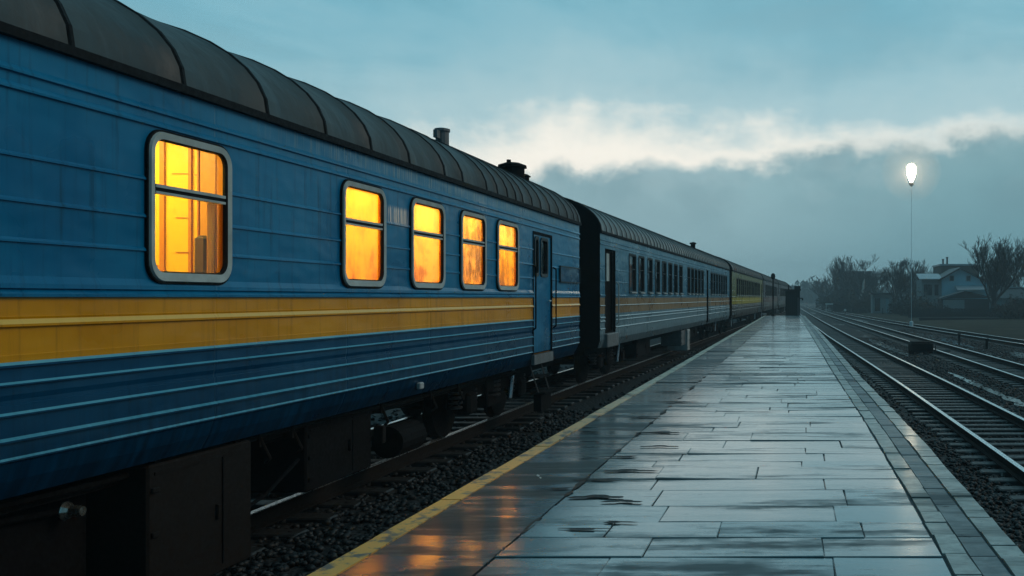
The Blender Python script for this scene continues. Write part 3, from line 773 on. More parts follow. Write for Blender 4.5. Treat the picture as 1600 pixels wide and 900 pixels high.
# small fittings on the first carriage
def part(name,mb,mat,parent): return mb.build(name,mat,parent)
q=MB(); a,b=ly(16.42),ly(17.86); z0,z1=crel(.27),crel(.54)
for (c,d) in (((HW+.022,(a+b)/2,z0),(.03,b-a,.018)),((HW+.022,(a+b)/2,z1),(.03,b-a,.018)),((HW+.022,a,(z0+z1)/2),(.03,.018,z1-z0)),((HW+.022,b,(z0+z1)/2),(.03,.018,z1-z0))): q.box(c,d,1)
q.box((HW+.018,(a+b)/2,(z0+z1)/2),(.02,b-a-.02,z1-z0-.02),0); q.build('route_board',[blue_low,alu_d],car1)
q=MB(); q.box((HW+.002,ly(15.37),crel(-.965)),(.05,1.14,.15)); q.build('door_sill',plate,car1)
q=MB()
for yy in (ly(15.05),ly(15.68)): q.path([(HW-.12,yy,crel(-1.04)),(HW+.02,yy-.0,crel(-1.50))],.014,6,0)
q.box((HW+.02,ly(15.36),crel(-1.50)),(.22,.66,.03),1); q.box((HW-.06,ly(15.36),crel(-1.26)),(.20,.62,.025),1); q.box((HW+.0,ly(15.36),crel(-1.66)),(.12,.6,.26),1); q.build('footstep',[steel_d,under],car1)
q=MB(); q.bbox((HW-.01,ly(10.4),crel(-.955)),(.05,.10,.075),.01); q.build('lamp_socket',palebox,car1)
q=MB(); q.lathe([(.05,0),(.06,.02),(.035,.05),(.03,.12)],(HW-.40,ly(5.85),crel(-1.30)),'x',10); q.path([(HW-.40,ly(5.85),crel(-1.30)),(HW-.42,ly(5.2),crel(-1.25))],.02,6,1); q.build('pipe_valve',[chrome,under],car1)
q=MB(); q.tube((HW-.3,ly(10.25),crel(-1.55)),(HW-.3,ly(10.9),crel(-1.55)),.17,.17,16); q.build('air_tank',under,car1)
q=MB(); q.bbox((HW-.2,ly(9.83),crel(-1.40)),(.1,.08,.18),.01); q.build('junction_box',boxbrown,car1)
q=MB()
for (xo,zr,r) in ((.26,-1.13,.022),(.33,-1.18,.016)): q.path([(HW-xo,ly(yy),crel(zr-.02*math.sin(yy*1.3))) for yy in (3.,4.5,6.,7.5,9.,10.5,12.,13.5,15.)],r,6)
for yy in (7.7,8.2,9.95,11.3,12.2): q.box((HW-.28,ly(yy),crel(-1.13)),(.10,.03,.14)); q.path([(HW-.24,ly(yy),crel(-1.12)),(HW-.20,ly(yy+.08),crel(-1.30)),(HW-.3,ly(yy+.2),crel(-1.36))],.014,6)
q.build('brake_pipe',boxbrown,car1)
q=MB(); q.path([(HW-.35,ly(7.42),crel(-1.74)),(HW-.30,ly(7.9),crel(-1.62)),(HW-.30,ly(8.42),crel(-1.42))],.016,6); q.build('cable',black,car1)
# interior of the lit compartments: panels, seat backs, blinds and ceiling lamps
fl=MB(); fl.box((0,L1/2,crel(-.35)),(2.7,L1-1,.05)); fl.build('floor',warm_door,car1)
BL=[None,None,blindmat('amber_blind_even',(.85,.50,.04),(.82,.48,.07),(.50,.20,.045),1.3,.44,.66),
    blindmat('amber_blind_streaked',(.85,.54,.12),(.84,.50,.16),(.38,.16,.05),4.7,.43,.64),
    blindmat('amber_blind_stained',(.80,.50,.10),(.72,.42,.13),(.09,.05,.03),7.9,.41,.57),
    blindmat('amber_blind_patchy',(.82,.50,.12),(.74,.42,.14),(.30,.14,.06),9.2,.42,.62)]
for k,(w,(a0,b0)) in enumerate(zip(wins1,W1)):
    if k==0: 
        bl=MB(); bl.box((HW-.12,ly((a0+b0)/2),crel(.58)),(.01,.9,.95)); bl.build('blind',seat_dark,w); continue
    a,b=ly(a0),ly(b0); ya,yb=a-.42,b+.42
    if k==1: ya,yb=a-.9,b+.35
    elif k==2: ya=a-.5
    else: ya,yb=a-.25,b+.25
    m=MB(); za,zb=crel(-.3),crel(1.36)
    xb=-.25 if k==1 else .2
    m.box((xb,(ya+yb)/2,(za+zb)/2),(.04,yb-ya,zb-za),0); m.box(((xb+HW-.1)/2,ya,(za+zb)/2),(HW-.1-xb,.03,zb-za),0); m.box(((xb+HW-.1)/2,yb,(za+zb)/2),(HW-.1-xb,.03,zb-za),0); m.box(((xb+HW-.1)/2,(ya+yb)/2,zb),(HW-.1-xb,yb-ya,.03),0)
    if k==1:
        # joints, doors and a dark seat on the inner wall, as seen through the first window
        fx=lambda f: HW-.80+.58*f
        zc,zh=(za+zb)/2,zb-za
        for f,w_ in ((.20,.035),(.56,.022),(.665,.012)): m.box((fx(f),yb-.025,zc),(w_,.02,zh),1)
        m.box((fx(.80),yb-.022,zc),(.125,.016,zh),2)
        for f,zz,w_ in ((.46,.34,.11),(.46,.60,.11),(.42,.93,.12),(.75,.92,.16),(.12,.24,.12)): m.box((fx(f),yb-.018,crel(zz)),(w_,.008,.006),1)
        m.bbox((fx(.80),yb-.09,crel(.16)),(.10,.10,.60),.03,3)
        m.bbox((fx(.90),yb-.03,crel(.6)),(.012,.03,1.2),.004,1)
    co=m.build('compartment',[warm_wall,warm_strip,warm_door,seat_dark],car1)
    lm=MB(); lm.bbox(((xb+HW)/2,(a+b)/2 if k>1 else a+.45,zb-.06),(.7,.34,.05),.02); lm.build('ceiling_lamp',warm_lamp,co)
    if k>1:
        bl=MB(); n=24
        nr=random.Random(k); ph=nr.uniform(0,6)
        for j in range(n+1):
            y=a-.03+(b-a+.06)*j/n; x=HW-.030+.005*math.sin(j*1.15+ph)+.002*math.sin(j*2.7)
            bl.v += [(x,y,crel(.05)),(x,y,crel(1.1))]
        for j in range(n): bl.f.append([2*j,2*j+2,2*j+3,2*j+1]); bl.m.append(0)
        bl.build('blind',BL[k],w,smooth=True)
        for ch in children(w):
            if ch.name.startswith('pane'): ch.data.materials[0]=glass_dirty if k>3 else glass
    else:
        cu=MB(); n=14; HC=HW+.09
        for j in range(n+1):
            y=b-.15+.10*j/n; x=HW-.06+.014*math.sin(j*1.5); cu.v += [(x,y,crel(.06)),(x,y,crel(.72))]
        for j in range(n): cu.f.append([2*j,2*j+2,2*j+3,2*j+1]); cu.m.append(0)
        cu.build('curtain',warm_door,w,smooth=True)

# --- second carriage
def s2(z): return (z-20.)/28.*math.hypot(28,.73)
W2=[(23.0,23.85),(24.2,24.95),(25.45,26.15),(26.6,27.35),(27.75,28.5),(28.9,29.6),(30.0,30.7),(31.1,31.8)]+[(33.0+i*.95,33.68+i*.95) for i in range(5)]+[(39.9+i*1.02,40.6+i*1.02) for i in range(7)]
car2,L2,wins2=carriage('second carriage, faded blue with a brownish ochre stripe and dark narrow windows',(-4.10,20.),(-3.37,48.),
  [(s2(a),s2(b)) for a,b in W2],[(s2(20.45),s2(21.5),crel(-.78),crel(1.05),'dark'),(s2(38.5),s2(39.1),crel(-.98),crel(1.1),'dark')],[blue_b,low_b,stripe_b,under,bead_glint_pale,bead_glint_pale],'new',.52,
  vents=[(s2(40.),.75,'small')],roofm=roof_l,boxes=[(5.5,7.5,-1.1,-1.6,.3,under),(12.3,13.2,-1.12,-1.62,.10,plate),(13.5,14.1,-1.12,-1.85,.06,palebox),(15,18,-1.1,-1.5,.3,under)],bogies=(3.0,-3.4),rib_h=.016)
q=MB(); q.bbox((HW+.01,s2(20.95),crel(-.92)),(.14,1.1,.30),.02); q.build('footstep',plate,car2)
cm=simple('window_curtain_tan',(.62,.30,.18),.8,0,.5,5.); cm2=simple('window_curtain_grey',(.42,.40,.38),.8,0,.4,5.)
for i,(w,(a,b)) in enumerate(zip(wins2,W2)):
    nr=random.Random(i); bl=MB(); a,b=s2(a),s2(b); s=nr.uniform(.35,.7)
    bl.box((HW-.1,b-(b-a)*s/2,crel(.58+.1*nr.random())),(.012,(b-a)*s,.8)); bl.build('curtain',cm if i<13 else cm2,w)
def plain(label,s0,s1,mats,nw,rib=1.3):
    L=math.hypot(s1[0]-s0[0],s1[1]-s0[1]); ws=[(2.6+i*(L-5.2)/nw,2.6+i*(L-5.2)/nw+.8*(L-5.2)/nw*.85) for i in range(nw)]
    c,L,ww=carriage(label,s0,s1,ws,[(L-1.6,L-.9,crel(-.9),crel(1.0),'dark')],mats,'new',rib,roofm=roof_m,bogies=(3.2,-3.2),rib_h=.016)
    for w,(a,b) in zip(ww,ws):
        bl=MB(); bl.box((HW-.1,(a+b)/2,crel(.58)),(.012,b-a,.9)); bl.build('curtain',cm2,w)
    return c
plain('third carriage, olive green above a dull yellow band',(-3.30,48.8),(-2.62,73.3),[olive,brown_low,olive_y,under,brown_low,olive_y],14)
plain('fourth carriage, grey and dull red, behind the slim signal post',(-2.58,74.2),(-1.90,98.),[mauve,brown_low,mauve_y,under,brown_low,mauve],12)
plain('fifth carriage, small and grey in the haze, left of the dark hut',(-1.86,98.9),(-1.05,122.),[mauve,brown_low,mauve,under,brown_low,mauve],10)
plain('last carriage in view, mostly hidden behind the dark hut',(-1.0,122.9),(-.80,146.),[mauve,brown_low,mauve,under,brown_low,mauve],10)

# ------------------------------------------------------------------ trackside things
def hut():
    root=empty('trackside_hut',(-.30,70.,-.48)); tag(root,'dark narrow hut standing past the end of the platform','hut')
    hutw=simple('hut_planks',(.018,.019,.021),.75,0,.4,3.)
    m=MB(); m.box((0,1,1.45),(1.06,2.,2.9)); 
    for i in range(7): m.box((-.45+.15*i,-.008,1.45),(.012,.016,2.8),1)
    m.build('wall',[hutw,black],root)
    m=MB(); m.box((.0,1,2.96),(1.22,2.2,.09)); m.box((.34,.5,3.12),(.44,.9,.26)); rf=m.build('roof',hutw,root)
    m=MB(); m.tube((-.3,.6,3.),(-.3,.6,3.35),.05,.05,8); m.build('chimney',under,rf)
    m=MB(); m.box((.40,-.025,1.2),(.09,.05,2.4)); m.build('pale_side_strip',simple('side_strip_grey',(.09,.10,.11),.7),root)  # added grey strip standing in for the hut's paler right side
    m=MB(); m.box((.62,.2,2.35),(.22,.1,.07)); m.tube((.72,.2,2.35),(.72,.2,2.2),.05,.05,8); m.build('lamp_bracket',under,root)
hut()
def signal():
    x,y=-1.56,63.2
    root=empty('signal_post',(x,y,PZ)); tag(root,'slim black post with a small round head at the far end of the platform','signal post')
    m=MB(); m.tube((0,0,0),(0,0,2.45),.055,.045,10); m.lathe([(.12,0),(.12,.04),(.07,.08)],n=12); m.build('pole',under,root)
    m=MB(); m.lathe([(.05,2.40),(.13,2.47),(.15,2.60),(.13,2.72),(.06,2.80)],n=14); m.tube((0,-.12,2.6),(0,-.26,2.62),.07,.085,10); m.build('lamp_head',under,root)
signal()
def lamp():
    Z=80.; x=179/1500*Z
    h=(465-268)/1500*Z+CAM_Z-GR
    root=empty('street_lamp',(x,Z,GR)); tag(root,'tall lamp on a thin pale mast, lit bright white against the grey cloud','street lamp')
    m=MB(); m.tube((0,0,0),(0,0,h-1.0),.020,.012,10); m.lathe([(.16,0),(.16,.5),(.09,.55)],n=10); m.build('mast',hazed_mast,root)
    g=emis('lamp_glow',(1,.83,.58),42.)
    m=MB(); m.lathe([(.12,h-.80),(.24,h-.58),(.36,h-.22),(.40,h+.10),(.37,h+.36),(.25,h+.56),(.05,h+.64)],n=20); m.build('lamp_globe',g,root,smooth=True)
    m=MB(); m.lathe([(.05,h-1.25),(.20,h-1.10),(.24,h-.95),(.10,h-.9)],n=14); m.build('lamp_collar',hazed_mast,root)
    mm=NT('halo_mist'); v=mm.n('ShaderNodeVolumePrincipled'); v.inputs['Color'].default_value=(1,.88,.80,1); v.inputs['Density'].default_value=.038; v.inputs['Density Attribute'].default_value=''
    mm.l(v.outputs[0],mm.out.inputs['Volume'])
    q=MB(); q.lathe([(2.5*math.sin(math.pi*k/16)+.01,-2.5*math.cos(math.pi*k/16)) for k in range(17)],n=28)  # added ball of denser mist that gives the lamp its halo
    tag(q.build('mist',mm.mat,loc=(x,Z,GR+h)),'ball of mist added around the lit lamp for its soft halo','mist',kind='stuff')
lamp()
def machine():
    x,y=5.55,43.0
    root=empty('point_motor',(x,y,GR)); tag(root,'low black point motor box beside the middle track','track equipment')
    m=MB(); m.bbox((0,0,.30),(1.0,1.1,.42),.05); m.box((0,0,.53),(.86,.96,.05)); m.build('casing',under,root)
    m=MB()
    for dx in (-.42,.42): m.box((dx,0,.06),(.12,1.2,.12))
    m.build('foot',under,root)
    m=MB(); m.tube((.4,-.2,.14),(1.3,-.2,.14),.03,.03,8); m.tube((.58,-.56,0),(.58,-.56,.4),.03,.03,8); m.build('rod',steel_d,root)
machine()
def marker(x,y,h,label,name='marker_post',mat=None,head=None):
    root=empty(name,(x,y,GR)); tag(root,label,'marker post')
    m=MB(); m.bbox((0,0,h/2),(.12,.10,h),.015); m.bbox((0,0,h+.02),(.17,.14,.05),.01); m.build('post',mat or under,root)
    if head:
        m=MB(); m.lathe([(.05,-.05),(.17,-.04),(.19,0),(.17,.03),(.05,.04)],(0,-.1,h+.1),'y',14); m.build('disc',white_p,root)
marker(9.1,46.,.52,'dark stump post standing in the wet ground between middle and far track')
marker(9.3,55.,.42,'dark stump post farther along between middle and far track')
marker(11.9,133.,1.0,'thin dark post before the shed with the flat roof')
marker(7.2,143.,.55,'low post with a white disc beside the far track',head=True)
def post_pale():
    root=empty('pale_post',(13.3,141.,GR)); tag(root,'pale blue upright panel standing against the small shed','panel')
    m=MB(); m.bbox((0,0,1.2),(.42,.12,2.4),.03); m.build('panel',postpale,root)
    m=MB(); m.box((0,-.02,2.43),(.5,.2,.06)); m.build('cap',wall_dark,root)
post_pale()
def barrier():
    root=empty('barrier',(5.9,175.,GR)); tag(root,'small white barrier at the foot of the hazy far trees','barrier')
    m=MB(); m.box((0,0,1.35),(1.4,.1,.25)); m.build('rail',white_p,root)
    m=MB(); m.box((.55,0,.6),(.12,.1,1.25)); m.box((-.55,0,.6),(.12,.1,1.25)); m.build('post',white_p,root)
barrier()

# ------------------------------------------------------------------ buildings (px helper puts walls where they stand at distance Y)
def bx(px,Y): return (px-1245)/1500*Y
def bz(py,Y): return CAM_Z+(465-py)/1500*Y
def win(parent,x,y,z,w,h,fm=None):
    m=MB(); m.box((x,y-.03,z),(w+.16,.06,h+.16),0); f=m.build('window',[fm or wall_pale],parent)
    m=MB(); m.box((x,y-.075,z),(w,.03,h)); m.box((x,y-.095,z),(.05,.02,h)); m.build('pane',win_dark,f); return f
def house():
    Y=130.; g=GR
    root=empty('gabled_house',(0,0,0)); tag(root,'pale blue gabled house with a wet roofed side wing behind the bare tree','house')
    xl,xr,xm=bx(1472,Y),bx(1542,Y),bx(1500,Y); zl,zr,za=bz(437,Y),bz(442,Y),bz(420,Y)
    m=MB(); D=9.
    fr=[(xl,Y,g),(xr,Y,g),(xr,Y,zr),(xm,Y,za),(xl,Y,zl)]; bk=[(x,Y+D,z) for x,_,z in fr]
    m.add(fr+bk,[(0,1,2,3,4),(9,8,7,6,5),(0,5,6,1),(1,6,7,2),(4,9,5,0)]); m.build('wall',wall_blue,root)
    m=MB()
    for (ax,az,bx_,bz_) in ((xl-.4,zl-.12,xm,za),(xm,za,xr+.5,zr-.16)):
        m.add([(ax,Y-.5,az),(bx_,Y-.5,bz_),(bx_,Y+D+.3,bz_),(ax,Y+D+.3,az),(ax,Y-.5,az+.22),(bx_,Y-.5,bz_+.22),(bx_,Y+D+.3,bz_+.22),(ax,Y+D+.3,az+.22)],[(0,1,2,3),(4,7,6,5),(0,4,5,1),(2,6,7,3),(0,3,7,4),(1,5,6,2)])
    m.build('roof',roof_dark,root)
    # side wing on the left
    x0,x1=bx(1440,Y),bx(1473,Y); zt=bz(437,Y)
    m=MB(); m.box(((x0+x1)/2,Y+3.2,(zt+g)/2),(x1-x0-.1,5.4,zt-g)); m.build('wing_wall',wall_grey,root)
    m=MB(); a,b=bz(437,Y),bz(428,Y)
    m.add([(x0-.3,Y-.1,a),(x1-.05,Y-.1,a),(x1-.05,Y+3.5,b),(x0-.3,Y+3.5,b),(x0-.3,Y-.1,a+.12),(x1-.05,Y-.1,a+.12),(x1-.05,Y+3.5,b+.12),(x0-.3,Y+3.5,b+.12)],[(0,3,2,1),(4,5,6,7),(0,1,5,4),(1,2,6,5),(2,3,7,6),(3,0,4,7)]); m.build('wing_roof',roof_wet,root)
    for px in (1447,1454,1464): win(root,bx(px,Y),Y+.5,bz(453,Y),.55,1.5)
    for px in (1487,1513): win(root,bx(px,Y),Y,bz(435,Y),.5,.6)
    # porch roof under the gable
    m=MB(); x0,x1=bx(1492,Y),bx(1537,Y); m.add([(x0,Y-2.2,bz(453,128)),(x1,Y-2.2,bz(452,128)),(x1,Y-.02,bz(446,Y)),(x0,Y-.02,bz(446,Y)),(x0,Y-2.2,bz(453,128)-.12),(x1,Y-2.2,bz(452,128)-.12),(x1,Y-.02,bz(446,Y)-.12),(x0,Y-.02,bz(446,Y)-.12)],[(0,1,2,3),(7,6,5,4),(0,4,5,1),(1,5,6,2),(3,2,6,7),(0,3,7,4)]); m.build('porch_roof',roof_wet,root)
house()
def annex():
    Y=121.; root=empty('garage',(0,0,0)); tag(root,'low dark roofed garage with a pale door in front of the blue house','garage')
    x0,x1=bx(1472,Y),bx(1546,Y); zt=bz(467,Y)
    m=MB(); m.box(((x0+x1)/2,Y+2,(zt+GR)/2),(x1-x0,4,zt-GR)); m.build('wall',wall_dark,root)
    m=MB(); xm=bx(1508,Y); a,b=bz(467,Y),bz(456,Y)
    for (ax,az,bx_,bz_) in ((x0-.2,a,xm,b),(xm,b,x1+.2,a+.1)):
        m.add([(ax,Y-.3,az),(bx_,Y-.3,bz_),(bx_,Y+4.3,bz_),(ax,Y+4.3,az),(ax,Y-.3,az+.12),(bx_,Y-.3,bz_+.12),(bx_,Y+4.3,bz_+.12),(ax,Y+4.3,az+.12)],[(0,3,2,1),(4,5,6,7),(0,1,5,4),(2,3,7,6),(0,4,7,3),(1,2,6,5)])
    m.add([(x0,Y-.004,a),(x1,Y-.004,a+.1),(xm,Y-.004,b)],[(0,1,2)]); m.build('roof',roof_dark,root)
    m=MB(); m.box((bx(1490,Y),Y-.05,bz(478,Y)),(2.7,.1,1.5)); m.build('door',wall_grey,root)
annex()
def brick():
    Y=142.; root=empty('brick_building',(0,0,0)); tag(root,'flat topped brown brick building rising behind the blue gable','building')
    x0,x1=bx(1470,Y),bx(1530,Y); zt=bz(415,Y)
    m=MB(); m.box(((x0+x1)/2,Y+4,(zt+GR)/2),(x1-x0,8,zt-GR)); m.build('wall',wall_brick,root)
    m=MB(); m.box(((x0+x1)/2,Y+4,zt+.12),(x1-x0+.3,8.3,.24)); rf=m.build('roof',roof_wet,root)
    for px,h in ((1475,.7),(1481.5,1.0)):
        m=MB(); m.box((bx(px,Y),Y+1,zt+.24+h/2),(.45 if h>1 else .2,.45,h)); m.box((bx(px,Y),Y+1,zt+.27+h),(.6 if h>1 else .3,.6,.08)); m.build('chimney',wall_dark,rf)
brick()
def bigright():
    Y=136.; root=empty('dark_house',(0,0,0)); tag(root,'broad dark house with a hipped roof behind the big bare tree','house')
    x0,x1=bx(1543,Y),bx(1583,Y); ze,zr=bz(440,Y),bz(422,Y)
    m=MB(); m.box(((x0+x1)/2,Y+4,(ze+GR)/2),(x1-x0,8,ze-GR)); m.build('wall',wall_grey,root)
    m=MB(); xa,xb=x0+1.,x1-1.
    v=[(x0-.4,Y-.4,ze),(x1+.4,Y-.4,ze),(x1+.4,Y+8.4,ze),(x0-.4,Y+8.4,ze),(xa,Y+4,zr),(xb,Y+4,zr)]
    m.add(v,[(0,1,5,4),(1,2,5),(2,3,4,5),(3,0,4),(3,2,1,0)]); m.build('roof',roof_dark,root)
    for px in (1550,1562,1574): win(root,bx(px,Y),Y,bz(456,Y),.8,1.1,wall_dark)
bigright()
def lowright():
    Y=118.; root=empty('low_shed',(0,0,0)); tag(root,'long low building with a pale roof edge at the right border','shed')
    x0,x1=bx(1566,Y),bx(1640,Y); zt=bz(466,Y)
    m=MB(); m.box(((x0+x1)/2,Y+3,(zt+GR)/2),(x1-x0,6,zt-GR)); m.build('wall',wall_grey,root)
    m=MB(); a,b=bz(466,Y),bz(450,Y+3); m.add([(x0-.3,Y-.3,a),(x1,Y-.3,a),(x1,Y+3,b),(x0-.3,Y+3,b),(x1,Y+6.3,a),(x0-.3,Y+6.3,a)],[(0,1,2,3),(3,2,4,5),(0,3,5)]); m.box(((x0+x1)/2,Y+3,b+.06),(x1-x0,.4,.12),1); m.build('roof',[roof_dark,roof_wet],root)
    m=MB(); m.box((bx(1592,Y),Y-.04,bz(481,Y)),(1.4,.08,2.)); m.build('door',wood_dark,root)
lowright()
def darkblock():
    Y=196.; root=empty('hazy_building',(0,0,0)); tag(root,'dark flat roofed block half hidden by bare trees in the haze','building')
    x0,x1=bx(1313,Y),bx(1361,Y); zt=bz(426,Y)
    m=MB(); m.box(((x0+x1)/2,Y+5,(zt+GR)/2),(x1-x0,10,zt-GR)); m.build('wall',wall_dark,root)
    m=MB(); m.box(((x0+x1)/2,Y+5,zt+.15),(x1-x0+.5,10.5,.3)); rf=m.build('roof',roof_dark,root)
    m=MB(); m.box((bx(1317,Y),Y+1,zt+1.1),(.7,.7,1.8)); m.box((bx(1317,Y),Y+1,zt+2.05),(.85,.85,.15)); m.build('chimney',wall_brick,rf)
    for px in (1322,1334,1346): win(root,bx(px,Y),Y,bz(445,Y),.9,1.3,wall_dark)
darkblock()
def shed():
    Y=143.; root=empty('small_shed',(0,0,0)); tag(root,'small grey shed with an overhanging flat black roof among the trees','shed')
    x0,x1=bx(1363,Y),bx(1395,Y); zt=bz(460,Y)
    m=MB(); m.box(((x0+x1)/2,Y+1.5,(zt+GR)/2),(x1-x0,3,zt-GR)); m.build('wall',wall_grey,root)
    m=MB(); m.box(((x0+x1)/2,Y+1.4,zt+.12),(x1-x0+.6,3.8,.24)); m.build('roof',roof_dark,root)
    m=MB(); m.box((bx(1371,Y),Y-.04,bz(476,Y)),(.8,.08,1.9)); m.build('door',wood_dark,root)
shed()
def fence(px0,px1,Y,h,label):
    root=empty('plank_fence',(0,0,0)); tag(root,label,'fence'); x0,x1=bx(px0,Y),bx(px1,Y); m=MB(); nr=random.Random(int(px0)); x=x0
    while x<x1: m.box((x,Y+nr.uniform(-.01,.01),GR+h/2+nr.uniform(-.04,.04)),(.15,.03,h)); x+=.17
    m.build('boards',wood_dark,root); x=x0
    while x<=x1+.1:
        m=MB(); m.box((x,Y+.08,GR+h/2),(.12,.12,h+.1)); m.build('post',wood_dark,root); x+=2.4
fence(1420,1552,112.,1.25,'dark plank fence standing between the grass and the garage')
fence(1300,1400,160.,1.3,'dark plank fence below the hazy trees')
def lowwall():
    Y0_,Y1_=96.,100.; m=MB(); root=empty('low_wall',(0,0,0)); tag(root,'low dark wall with a wet top at the back of the dead grass','wall')
    x0,x1=bx(1436,99),bx(1560,99); m.box(((x0+x1)/2,99,GR+.22),(x1-x0,.4,.44)); m.build('wall',wall_dark,root)
    m=MB(); m.box(((x0+x1)/2,99,GR+.46),(x1-x0+.1,.5,.05)); m.build('coping',conc_m,root)
lowwall()

# ------------------------------------------------------------------ trees
def tree(px,Y,ytop,label,style='bush',mat=None,trunkmat=None,seed=0,width=None,name='bare_tree',group='bare trees beyond the tracks',lean=0.,r0=None):
    nr=random.Random(seed*7+int(px)); x=bx(px,Y); H=bz(ytop,Y)-GR; W=width or H*.5
    root=empty(name,(x,Y,GR)); tag(root,label,'tree',group)
    T=MB(); Cn=MB(); mat=mat or bark; r0=r0 or H*.020
    def limb(p,d,L,r,depth,up):
        n=4 if depth<2 else 3; q=Vector(p); dd=Vector(d).normalized(); pts=[q.copy()]
        for i in range(n):
            dd=(dd+Vector((nr.gauss(0,.07),nr.gauss(0,.07),nr.gauss(0,.05)+up*.16))).normalized()
            q=q+dd*(L/n); pts.append(q.copy())
        for i in range(n):
            ra=r*(1-.7*i/n); rb=r*(1-.7*(i+1)/n); Cn.tube(pts[i],pts[i+1],max(ra,.012),max(rb,.009),5 if depth<2 else 3,cap=False)
        if depth>=4: return
        kids={0:6,1:6,2:5,3:3}[depth]
        for k in range(kids):
            t=nr.uniform(.25,1.) if k else 1.; i=min(int(t*n),n-1); b=pts[i].lerp(pts[i+1],t*n-i) 
            az=nr.uniform(0,6.28); sp=nr.uniform(.12,.40) if style=='vase' else nr.uniform(.22,.55)
            perp=dd.orthogonal().normalized(); perp=Matrix.Rotation(az,3,dd)@perp
            nd=dd+perp*sp+Vector((0,0,.22*up))
            limb(b,nd,L*nr.uniform(.42,.66),r*nr.uniform(.34,.5),depth+1,up)
    if style=='vase':
        th=H*.27
        T.tube((0,0,-.2),(lean*.3,0,th*.5),r0*1.5,r0*1.1,8,cap=False); T.tube((lean*.3,0,th*.5),(lean*.5,0,th),r0*1.1,r0*1.0,8)
        for k in range(9):
            a=k*2.4+nr.uniform(-.3,.3); s=(.10+.42*(k/9.))*W/H*1.5
            limb((lean*.5,0,th*(.8+.2*nr.random())),(math.cos(a)*s,math.sin(a)*s,1),H*(.56-.12*(k/9.)),r0*.46,0 if k<9 else 1,1.)
    else:
        q=Vector((0,0,-.2)); dd=Vector((lean,0,1)).normalized(); pts=[q.copy()]; N=8
        for i in range(N):
            dd=(dd+Vector((nr.gauss(0,.05),nr.gauss(0,.05),.03))).normalized(); q=q+dd*(H*.92/N); pts.append(q.copy())
        for i in range(N):
            T.tube(pts[i],pts[i+1],r0*(1-.85*i/N),r0*(1-.85*(i+1)/N),7,cap=False)
        for k in range(16):
            t=nr.uniform(.22,.97); i=min(int(t*N),N-1); b=pts[i].lerp(pts[i+1],t*N-i); a=nr.uniform(0,6.28)
            up=1. if style=='bush' else .1
            limb(b,(math.cos(a)*W/H*1.3,math.sin(a)*W/H*1.3,.75 if style=='bush' else .15),H*.34*(1.15-t*.7),r0*.4*(1.1-t*.8),1,up)
    zq=sorted(v[2] for v in Cn.v); zm=zq[int(len(zq)*.998)]; xs=sorted(v[0] for v in Cn.v); wm=xs[int(len(xs)*.98)]-xs[int(len(xs)*.02)]; kz=H/zm; kx=W/max(wm,.1)*1.05
    for q in (T,Cn): q.v=[(v[0]*kx,v[1]*kx,v[2]*kz) for v in q.v]
    T.build('trunk',trunkmat or mat,root,smooth=True); Cn.build('crown',mat,root)
tree(1552,110,372,'broad bare tree with many upright limbs before the dark house','vase',seed=1,width=4.9,r0=.17)
tree(1606,116,392,'reddish bare tree cut off by the right border','bush',bark_r,seed=2,width=5.5)
tree(1588,150,420,'thin bare tree left of the reddish one at the right border','bush',bark,seed=22)
tree(1287,235,436,'leftmost bare tree, faintest in the haze','bush',bark_r,seed=3)
tree(1297,225,418,'slim reddish bare tree beside the leftmost faint one','bush',bark_r,seed=4)
tree(1308,215,412,'bare tree left of the hazy flat roofed block','bush',bark_r,seed=5)
tree(1327,190,400,'bare tree reaching over the left part of the hazy block','bush',seed=6)
tree(1343,176,398,'tallest bare tree before the hazy block, pale birch stem','bush',trunkmat=bark_b,seed=7,width=8)
tree(1356,186,406,'bare tree at the right corner of the hazy block','bush',seed=8)
tree(1374,172,424,'thin bare tree rising behind the small flat roofed shed','bush',seed=9)
tree(1391,160,416,'bare tree right of the small shed','bush',seed=10)
tree(1404,136,418,'leaning pale birch beside the small shed','bush',trunkmat=bark_b,seed=11,lean=-.22,r0=.10)
tree(1412,158,406,'dark upright bare tree just right of the leaning birch','bush',seed=12)
tree(1424,150,412,'bushy bare tree in the middle of the right clump','bush',seed=13)
tree(1437,146,404,'tall bare tree at the right end of the clump beside the house wing','bush',seed=14)
tree(1462,165,420,'bare tree peeping out behind the wing of the blue house','bush',bark_r,seed=15)
def bush(px,Y,w,h,label,mat=None,seed=0,name='bush',dens=700,leaf=.16,group='bushes at the foot of the trees'):
    nr=random.Random(seed+99); x=bx(px,Y); root=empty(name,(x,Y,GR)); tag(root,label,'bush',group)
    S=MB(); F=MB()
    for i in range(70):
        a=nr.uniform(0,6.28); r=nr.random()**.5; tx,ty=math.cos(a)*r*w/2,math.sin(a)*r*w*.35; tz=h*(1-.55*r*r)*nr.uniform(.7,1.12)
        b=(tx*.6,ty*.6,0); m_=(tx*.75,ty*.75,tz*.55); S.tube(b,m_,.03,.02,3,cap=False); S.tube(m_,(tx+nr.gauss(0,.15),ty,tz),.02,.008,3,cap=False)
    for i in range(dens):
        a=nr.uniform(0,6.28); r=nr.random()**.5*1.02; lump=.8+.25*math.sin(a*3+seed)+.15*math.sin(r*9+a*5)
        zmax=h*(1-.6*r*r)*lump; z=zmax*nr.random()**.55
        c=Vector((math.cos(a)*r*w/2,math.sin(a)*r*w*.35,z)); u=Vector((nr.gauss(0,1),nr.gauss(0,1),nr.gauss(0,1))).normalized(); v=u.orthogonal().normalized(); s=leaf*nr.uniform(.5,1.3)
        F.add([c+u*s,c+v*s*.55,c-u*s,c-v*s*.55],[(0,1,2,3)])
    S.build('stem',bark,root); F.build('foliage',mat or bush_m,root)
